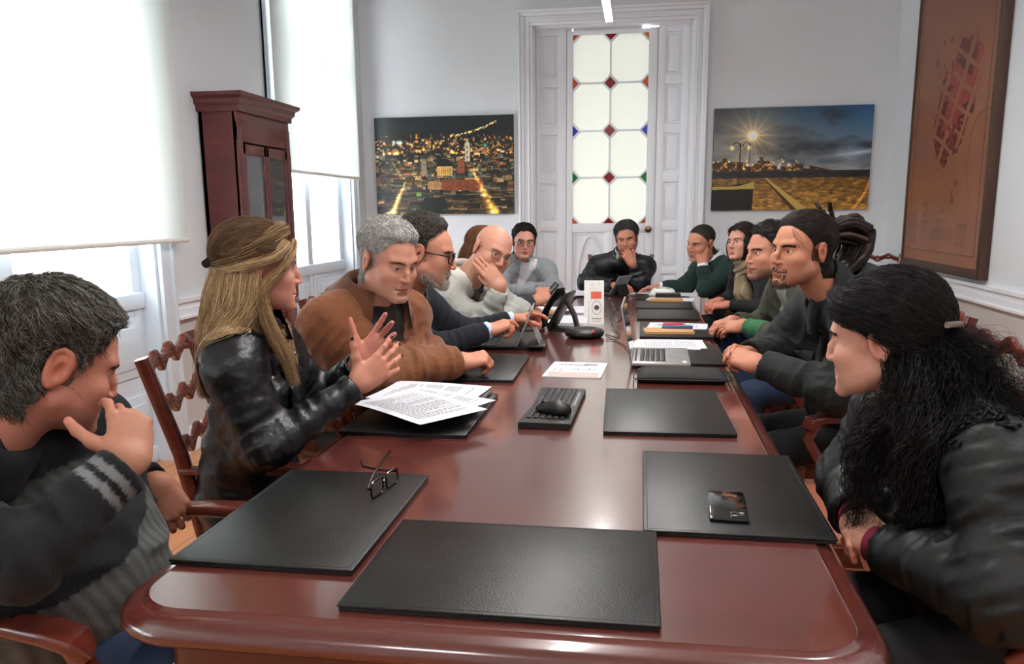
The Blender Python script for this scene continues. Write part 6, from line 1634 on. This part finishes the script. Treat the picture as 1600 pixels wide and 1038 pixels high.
for ri, (x, wd) in enumerate(rows):
    y = -kl / 2 + .052
    while y < kl / 2 - .018:
        L_ = .0165
        if ri == 0 and .02 < y + kl / 2 - .2 < .05: L_ = .098
        if ri > 0 and abs(y + .085) < .009 or abs(y + .16) < .002: y += .012; continue
        if y + L_ > kl / 2 - .012: break
        ks.box(x - wd / 2 + .001, x + wd / 2 - .001, y, y + L_, .018, .0225, .0018); y += L_ + .0032
ks.build('keys', mat('black_keycaps', (20, 20, 21), .5), t)
MB().box(.058, .066, -.02, .17, .018, .0198, .001).build('media_key_strip', M['grey'], t)


def text(body, size, m, parent, loc, rot_, name='lettering', ext=.0002, align='CENTER'):
    c = bpy.data.curves.new(name, 'FONT'); c.body = body; c.size = size; c.extrude = ext; c.align_x = align; c.align_y = 'CENTER'
    o = bpy.data.objects.new(name, c); COL.objects.link(o); bpy.context.view_layer.update()
    me = bpy.data.meshes.new_from_object(o.evaluated_get(bpy.context.evaluated_depsgraph_get())); bpy.data.objects.remove(o); me.materials.clear(); me.materials.append(m)
    o = bpy.data.objects.new(name, me); COL.objects.link(o); o.parent = parent; o.location = loc; o.rotation_euler = rot_; return o
text('logi', .014, M['grey'], t, (.045, -kl / 2 + .025, .0187), (0, 0, 0), 'logo')
t = thing('computer_mouse', -.243, 2.330, Z + .0235, 62, 'black wireless mouse resting on the keyboard', 'mouse')
V, Q = nets(lambda p: smax(smin(ell(p, (0, -.012, .008), (.032, .045, .030)), ell(p, (0, .022, .004), (.027, .040, .022)), .012), -p[:, 2], .004), (-.05, -.07, -.02), (.05, .08, .06), .0025)
mk('shell', relax(V, Q, 2, .4), Q, M['blk'], t, world=False)
MB().sweep([(0, .058, .012), (0, .04, .0245), (0, .012, .0345)], [(.0005, 0), (0, .0006), (-.0005, 0)]).build('button_split', M['grey'], t)
MB().lathe([(.002, -.003), (.009, -.003), (.010, 0), (.009, .003), (.002, .003)], n=18).xf(Matrix.Translation((0, .036, .021)) @ Matrix.Rotation(math.pi / 2, 4, 'Y')).build('scroll_wheel', M['rubber'], t)

# printed leaflets lying in the middle
t = thing('leaflet', -.237, 3.105, Z, -3, 'white and salmon printed leaflet pile lying in the middle of the table', 'leaflet')
MB().box(-.108, .108, -.150, .150, 0, .004).build('pages', M['paper'], t)
MB().box(-.092, .095, -.143, -.065, .0041, .0044).build('salmon_band', M['pinkp'], t)
g = MB()
for cx in (-.062, -.022): g.tube([(cx + .016 * math.cos(a), -.105 + .028 * math.sin(a), .0046) for a in np.linspace(0, 2 * math.pi, 20, endpoint=False)], .0013, 5, closed=True)
g.box(.008, .09, -.118, -.112, .0044, .0047).box(.008, .07, -.098, -.093, .0044, .0047); g.build('white_emblems', M['paper'], t)
g = MB(); r_ = random.Random(8)
for i in range(2): g.box(-.085 + .025 * i, -.078 + .025 * i, -.05, .02, .0041, .0044)
g.build('red_bars', M['pinkp'], t)
g = MB()
for i in range(16): g.box(-.08 + .0075 * i, -.0755 + .0075 * i, .075, .075 + r_.uniform(.015, .035), .0041, .0044)
for i in range(10): g.box(-.03 + .011 * i, -.024 + .011 * i, -.01 + .0 * i, -.01 + r_.uniform(.006, .03), .0041, .0044)
g.box(.022, .072, .085, .110, .0041, .0044); g.build('printed_lettering', M['ink'], t)

# tablet on a stand with its keyboard
t = thing('tablet_computer', -.520, 3.60, ZP, 5, 'silver tablet computer propped open on a black folding keyboard, left side', 'tablet')
MB().box(-.215, .095, -.065, .185, 0, .006, .002).build('keyboard_cover', M['blk'], t)
ks = MB()
for i in range(5):
    for j in range(12): ks.box(-.20 + .0205 * i, -.20 + .0205 * i + .018, -.055 + .0195 * j, -.055 + .0195 * j + .0172, .006, .0085, .001)
ks.build('keys', M['blkg'], t)
A_ = Matrix.Translation((-.02, .06, .006)) @ Matrix.Rotation(math.radians(23), 4, 'Y')
MB().box(-.004, .004, -.125, .125, 0, .180, .003).xf(A_).build('tablet_body', M['silver'], t)
MB().box(-.0052, -.0040, -.118, .118, .007, .173).xf(A_).build('screen', M['blkg'], t)
B_ = Matrix.Translation((.085, .06, .006)) @ Matrix.Rotation(math.radians(-22), 4, 'Y')
MB().box(-.0015, .0015, -.115, .115, 0, .090).xf(B_).build('kickstand', M['silver'], t)
MB().box(.03, .11, -.10, .10, .006, .014, .003).build('stand_foot', M['blk'], t)
for i, j in ((.045, .03), (.075, -.04)): MB().box(.0041, .0046, j, j + .016, i + .03, i + .055).xf(A_).build('black_mark', M['blk'], t)

# desk telephone with its tilted display and handset
t = thing('desk_telephone', -.405, 4.22, Z, -8, 'black office telephone with tilted body and handset, middle of the table', 'telephone')
T1 = Matrix.Translation((-.045, 0, .012)) @ Matrix.Rotation(math.radians(28), 4, 'Y')
MB().box(-.010, .010, -.095, .115, 0, .205, .006).xf(T1).build('body', M['blk'], t)
MB().box(-.0125, -.0095, -.02, .10, .115, .190).xf(T1).build('display', M['grey'], t)
bt = MB()
for i in range(4):
    for j in range(3): bt.box(-.0135, -.0095, -.005 + .024 * j, .013 + .024 * j, .018 + .022 * i, .034 + .022 * i, .001)
bt.xf(T1).build('buttons', M['grey'], t)
MB().sweep([(-.020, -.070, .000), (-.048, -.072, .022), (-.055, -.072, .085), (-.052, -.072, .135), (-.040, -.070, .190), (-.014, -.068, .208)], rrect(.040, .020, .008, 3), up=(0, 1, 0), scale=[1.1, 1.15, .8, .8, 1.15, 1.1]).xf(T1).build('handset', M['blkg'], t)
MB().sweep([(.035, 0, .150), (.075, 0, .07), (.092, 0, .0)], rrect(.010, .085, .003, 2), up=(0, 1, 0)).build('stand_leg', M['blk'], t)
MB().sweep([(.10, 0, .004), (.02, 0, .004), (-.05, 0, .006)], rrect(.15, .008, .003, 2), up=(0, 0, 1)).build('foot', M['blk'], t)
t = thing('earphone_case', -.545, 4.150, Z, 12, 'flat black plastic case lying left of the office telephone', 'case')
MB().box(-.065, .065, -.022, .022, 0, .014, .006).build('case', M['blk'], t); MB().box(-.06, .055, -.0225, .0225, .0068, .0076).build('seam', M['grey'], t)

# conference speakerphone
t = thing('conference_speakerphone', -.262, 3.955, Z, 0, 'round black conference speakerphone with a red light', 'speakerphone')
MB().lathe([(.0, 0), (.070, 0), (.092, .008), (.101, .020), (.099, .030), (.085, .040), (.075, .0425), (.0, .0425)], n=8).xf(Matrix.Rotation(math.radians(22.5), 4, 'Z')).build('body', M['blk'], t)
MB().lathe([(.0, .0425), (.060, .0425), (.058, .0455), (.030, .0465), (.0, .0468)], n=32).build('speaker_grille', M['nylon'], t)
MB().tube([(.064 * math.cos(a), .064 * math.sin(a), .0435) for a in np.linspace(0, 2 * math.pi, 40, endpoint=False)], .0016, 6, closed=True).build('ring', M['grey'], t)
MB().box(.040, .050, -.082, -.068, .036, .0425, .001).build('mute_light', mat('red_led', (220, 40, 40), .4, emit=((255, 50, 40), .8)), t)

# tent cards
def tent(x, y, a, w_, h_, label, kind):
    t = thing('tent_card', x, y, Z, a, label, 'card'); lean = math.radians(12)
    for s, nm in ((1, 'front_panel'), (-1, 'back_panel')):
        Mx = Matrix.Translation((0, -s * h_ * math.sin(lean), 0)) @ Matrix.Rotation(-s * lean, 4, 'X')
        p = MB().box(-w_ / 2, w_ / 2, -.0006, .0006, 0, h_).xf(Mx).build(nm, M['white'] if s > 0 else M['paper'], t)
        if s < 0: continue
        Fm = Mx @ Matrix.Translation((0, -.0009, 0))
        def flat_(x0, x1, z0, z1, m, nm2): MB().box(x0, x1, -.0004, .0002, z0, z1).xf(Fm).build(nm2, m, p)
        if kind == 'front':
            flat_(-w_ * .36, w_ * .34, h_ * .72, h_ * .93, M['red'], 'orange_block')
            MB().tube([(w_ * .02 + w_ * .30 * math.cos(q), -.0006, h_ * .47 + h_ * .19 * math.sin(q)) for q in np.linspace(0, 2 * math.pi, 30, endpoint=False)], .0009, 5, closed=True, up=(0, 1, 0)).xf(Fm).build('oval_emblem', M['inkd'], p)
            MB().lathe([(0, 0), (w_ * .17, 0), (w_ * .17, .0006), (0, .0006)], n=20).xf(Fm @ Matrix.Translation((w_ * .02, 0, h_ * .47)) @ Matrix.Rotation(math.pi / 2, 4, 'X')).build('dark_disc', mat('plum_print', (96, 60, 62), .7), p)
            g = MB(); r_ = random.Random(4)
            for i in range(6): g.box(-w_ * .28 + w_ * .1 * i, -w_ * .21 + w_ * .1 * i, -.0004, .0002, h_ * .14, h_ * (.165 + .03 * r_.random()))
            g.box(-w_ * .3, w_ * .34, -.0004, .0002, h_ * .08, h_ * .086); g.xf(Fm).build('small_lettering', M['inkd'], p)
        else:
            for cx, cz in ((-.08, .88), (.26, .90), (-.16, .76), (.08, .77)): MB().tube([(w_ * (cx + .07 * math.cos(q)), -.0006, h_ * (cz + .035 * math.sin(q))) for q in np.linspace(0, 2 * math.pi, 14, endpoint=False)], .0008, 5, closed=True, up=(0, 1, 0)).xf(Fm).build('small_emblem', mat('gold_print', (214, 150, 96), .7), p)
    return t
tent(-.235, 4.47, 6, .082, .190, 'white tent card with an orange block and a round emblem, behind the speakerphone', 'front')
tent(-.262, 4.74, 0, .112, .215, 'taller plain white tent card with small gold emblems, behind the other card', 'back')
for i, (x, y, a, lb) in enumerate([(-.400, 4.62, 3, 'large white sheet lying left of the tent cards'), (-.405, 5.10, -2, 'pinkish white sheet lying on the table beyond the telephone')]):
    sheet(x, y, Z + .0003, a, lb, .22, .34, .0005, 0, 0)

# laptop on its pad, sleeve in front
t = thing('laptop', .085, 3.335, ZP, -1, 'open silver laptop facing right, screen seen edge-on', 'laptop')
MB().box(-.110, .115, -.185, .185, 0, .014, .005).build('base', M['silver'], t)
ks = MB()
for i in range(5):
    for j in range(14): ks.box(-.080 + .0205 * i, -.080 + .0205 * i + .0180, -.150 + .0212 * j, -.150 + .0212 * j + .0188, .0138, .0155, .0008)
ks.build('keys', M['blk'], t); MB().box(.035, .100, -.055, .055, .0139, .0144).build('touchpad', M['grey'], t)
MB().box(-.100, -.092, -.15, .15, .0139, .0150).build('hinge_vent', M['blk'], t)
Lm = Matrix.Translation((-.110, 0, .010)) @ Matrix.Rotation(math.radians(-10), 4, 'Y')
MB().box(-.006, 0, -.185, .185, 0, .225, .002).xf(Lm).build('lid', M['silver'], t)
MB().box(.0001, .0012, -.178, .178, .010, .218).xf(Lm).build('screen', M['blkg'], t)
MB().box(.085, .100, -.165, -.150, .0140, .0143).box(.085, .100, -.145, -.130, .0140, .0143).build('sticker', M['white'], t)
t = thing('laptop_sleeve', .152, 2.955, Z, 0, 'padded black zipped sleeve lying in front of the laptop', 'laptop sleeve')
V, Q = nets(lambda p: smax(ell(p, (0, 0, .019), (.235, .175, .024)), np.maximum(np.abs(p[:, 0]) - .158, np.abs(p[:, 1]) - .082), .035) + .0012 * vnoise(p * 40), (-.2, -.12, -.01), (.2, .12, .06), .004, 1.5)
V[:, 2] = np.maximum(V[:, 2], 0); mk('padded_body', relax(V, Q, 1, .4), Q, M['nylon'], t, world=False)
MB().tube([(x, y, .019) for x, y in rrpoly(-.170, .170, -.094, .094, .03, 5)], .0022, 6, closed=True).build('zip', M['rubber'], t)
MB().sweep([(.168, .08, .02), (.183, .085, .012), (.190, .07, .006)], rrect(.006, .002, .0008, 1)).build('zip_pull', M['steel'], t)
sheet(.140, 3.700, ZP, 92, 'printed sheet behind the laptop, top of two', .21, .297, .002, 1, 20, 11, bend=.004)
sheet(.120, 3.680, ZP - .0004 + .0, 86, 'printed sheet behind the laptop, under the other one', .21, .297, .0001, 1, 0, 12)

# notebook, sheet, pen on the pad farther back
sheet(.195, 4.310, ZP, 84, 'white sheet under the cork notebook and red pen', .215, .30, .001, 0, 12, 14)
def book(x, y, z, a, w_, l_, h_, m, label, name='notebook', cat='notebook', pages=True):
    t = thing(name, x, y, z, a, label, cat)
    MB().box(-w_ / 2, w_ / 2, -l_ / 2, l_ / 2, 0, .0012, .0004).box(-w_ / 2, w_ / 2, -l_ / 2, l_ / 2, h_ - .0012, h_, .0004).box(-w_ / 2 - .0004, -w_ / 2 + .002, -l_ / 2, l_ / 2, 0, h_).build('cover', m, t)
    MB().box(-w_ / 2 + .002, w_ / 2 - .003, -l_ / 2 + .003, l_ / 2 - .003, .0012, h_ - .0012).build('pages', M['paper'], t); return t
book(.140, 4.065, ZP + .0018, 94, .145, .235, .0125, M['kraft'], 'cork-coloured notebook under the blue smartphone')
t = thing('pen', .165, 4.330, ZP + .0075, 88, 'red and white pen lying on the sheet behind the cork notebook', 'pen')
MB().tube([(0, -.06, 0), (0, .045, 0)], .0052, 10).build('barrel', mat('red_pen', (205, 36, 56), .35), t); MB().tube([(0, .045, 0), (0, .075, 0)], .0055, 10).build('cap', M['white'], t); MB().tube([(0, -.075, 0), (0, -.06, 0)], .003, 8, scale=[.3, 1]).build('tip', M['grey'], t)
# far right pile
sheet(.205, 5.640, Z + .0118, 80, 'white sheet under the kraft notebook at the far right', .22, .31, .001, 0, 0)
sheet(.230, 5.980, ZP, 86, 'white sheet under the white device at the far right', .24, .33, .001, 0, 0)
sheet(.140, 6.060, ZP + .0016, 74, 'white sheet by the hand of the man in the green jumper', .21, .297, .001, .4, 0)
book(.170, 5.520, Z + .0134, 91, .13, .215, .014, M['kraft'], 'kraft notebook at the far right, before the black book')
book(.190, 5.790, ZP + .0022, 90, .12, .17, .022, M['blk'], 'thick black book under the edge of the white device', 'book', 'book')
t = thing('white_device', .160, 5.930, ZP + .0022, 92, 'white rounded plastic device on the papers at the far right', 'device')
V, Q = nets(lambda p: smax(smin(ell(p, (0, 0, .0), (.052, .092, .050)), ell(p, (0, 0, .028), (.040, .075, .022)), .02), -p[:, 2], .006), (-.08, -.12, -.01), (.08, .12, .08), .004)
mk('shell', relax(V, Q, 1, .4), Q, M['white'], t, world=False); MB().box(-.03, .03, -.05, .05, .047, .0515, .003).build('top_panel', M['grey'], t)
# far end
sheet(-.170, 6.110, Z + .0006, 92, 'white sheet before the man in the black bomber jacket', .24, .33, .001, 0, 0)
sheet(-.010, 6.090, Z + .0014, 80, 'second white sheet at the far end, right of the small tablet', .21, .297, .001, 0, 0)
t = thing('tablet_computer', -.195, 6.010, Z + .0022, -88, 'small dark tablet propped up at the far end of the table', 'tablet')
MB().box(-.10, .12, -.09, .09, 0, .006, .002).build('keyboard_cover', M['blk'], t)
A2 = Matrix.Translation((-.02, 0, .006)) @ Matrix.Rotation(math.radians(-32), 4, 'Y')
t.rotation_euler = (0, 0, math.radians(150))
MB().box(-.004, .004, -.09, .09, 0, .16, .003).xf(A2).build('tablet_body', M['grey'], t); MB().box(.0041, .005, -.083, .083, .006, .153).xf(A2).build('screen', M['blkg'], t)
MB().box(-.002, .002, -.07, .07, 0, .10).xf(Matrix.Translation((-.095, 0, .006)) @ Matrix.Rotation(math.radians(20), 4, 'Y')).build('kickstand', M['blk'], t)
phone(-.02, 5.97, Z + .0030, 80, 'small grey phone beside the far tablet', M['grey'], .065, .12, False)
# left far side
book(-.545, 4.800, ZP, 92, .13, .200, .012, M['kraft'], 'kraft notebook on the left desk pad below the raised phone')
sheet(-.560, 5.030, ZP, 88, 'white sheet on the left beyond the kraft notebook', .21, .297, .001, 0, 0)
sheet(-.540, 5.950, ZP, 95, 'white sheet before the man in the grey jacket', .24, .33, .001, 0, 0)
sheet(-.480, 6.100, ZP + .0012, 84, 'white sheet overlapping the one before the man in the grey jacket', .22, .31, .001, .5, 0)
# phone held by the hidden person
t = phone(-.520, 4.745, .885, 0, 'dark smartphone held up in a hand on the left', M['blkg'], .072, .150, False)
t.rotation_euler = (math.radians(50), math.radians(10), math.radians(-68))
# cable from the speakerphone
pts = [(-.160, 3.98, Z + .012), (-.10, 3.90, Z + .004), (-.095, 4.05, Z + .004), (-.14, 4.25, Z + .01), (-.16, 4.50, Z + .04), (-.11, 4.62, Z + .075), (-.08, 4.45, Z + .03), (-.13, 4.38, Z + .01), (-.16, 4.75, Z + .05), (-.11, 4.95, Z + .085), (-.08, 4.80, Z + .04), (-.14, 4.95, Z + .01), (-.19, 5.2, Z + .02), (-.20, 5.75, Z + .004), (-.20, 5.90, Z + .006)]
c = resample(pts, 110); t = thing('cable', *pts[0][:2], Z, 0, 'thin black cable looping across the table behind the speakerphone', 'cable')
MB().tube([tuple(q - np.array([pts[0][0], pts[0][1], Z])) for q in c], .0024, 6).build('wire', M['rubber'], t)
c = resample([(-.162, 3.93, Z + .014), (-.12, 3.86, Z + .004), (-.07, 3.72, Z + .004), (-.045, 3.56, Z + .012)], 24); t = thing('cable', -.162, 3.93, Z, 0, 'short black cable from the speakerphone to the laptop', 'cable')
MB().tube([tuple(q - np.array([-.162, 3.93, Z])) for q in c], .0022, 6).build('wire', M['rubber'], t)
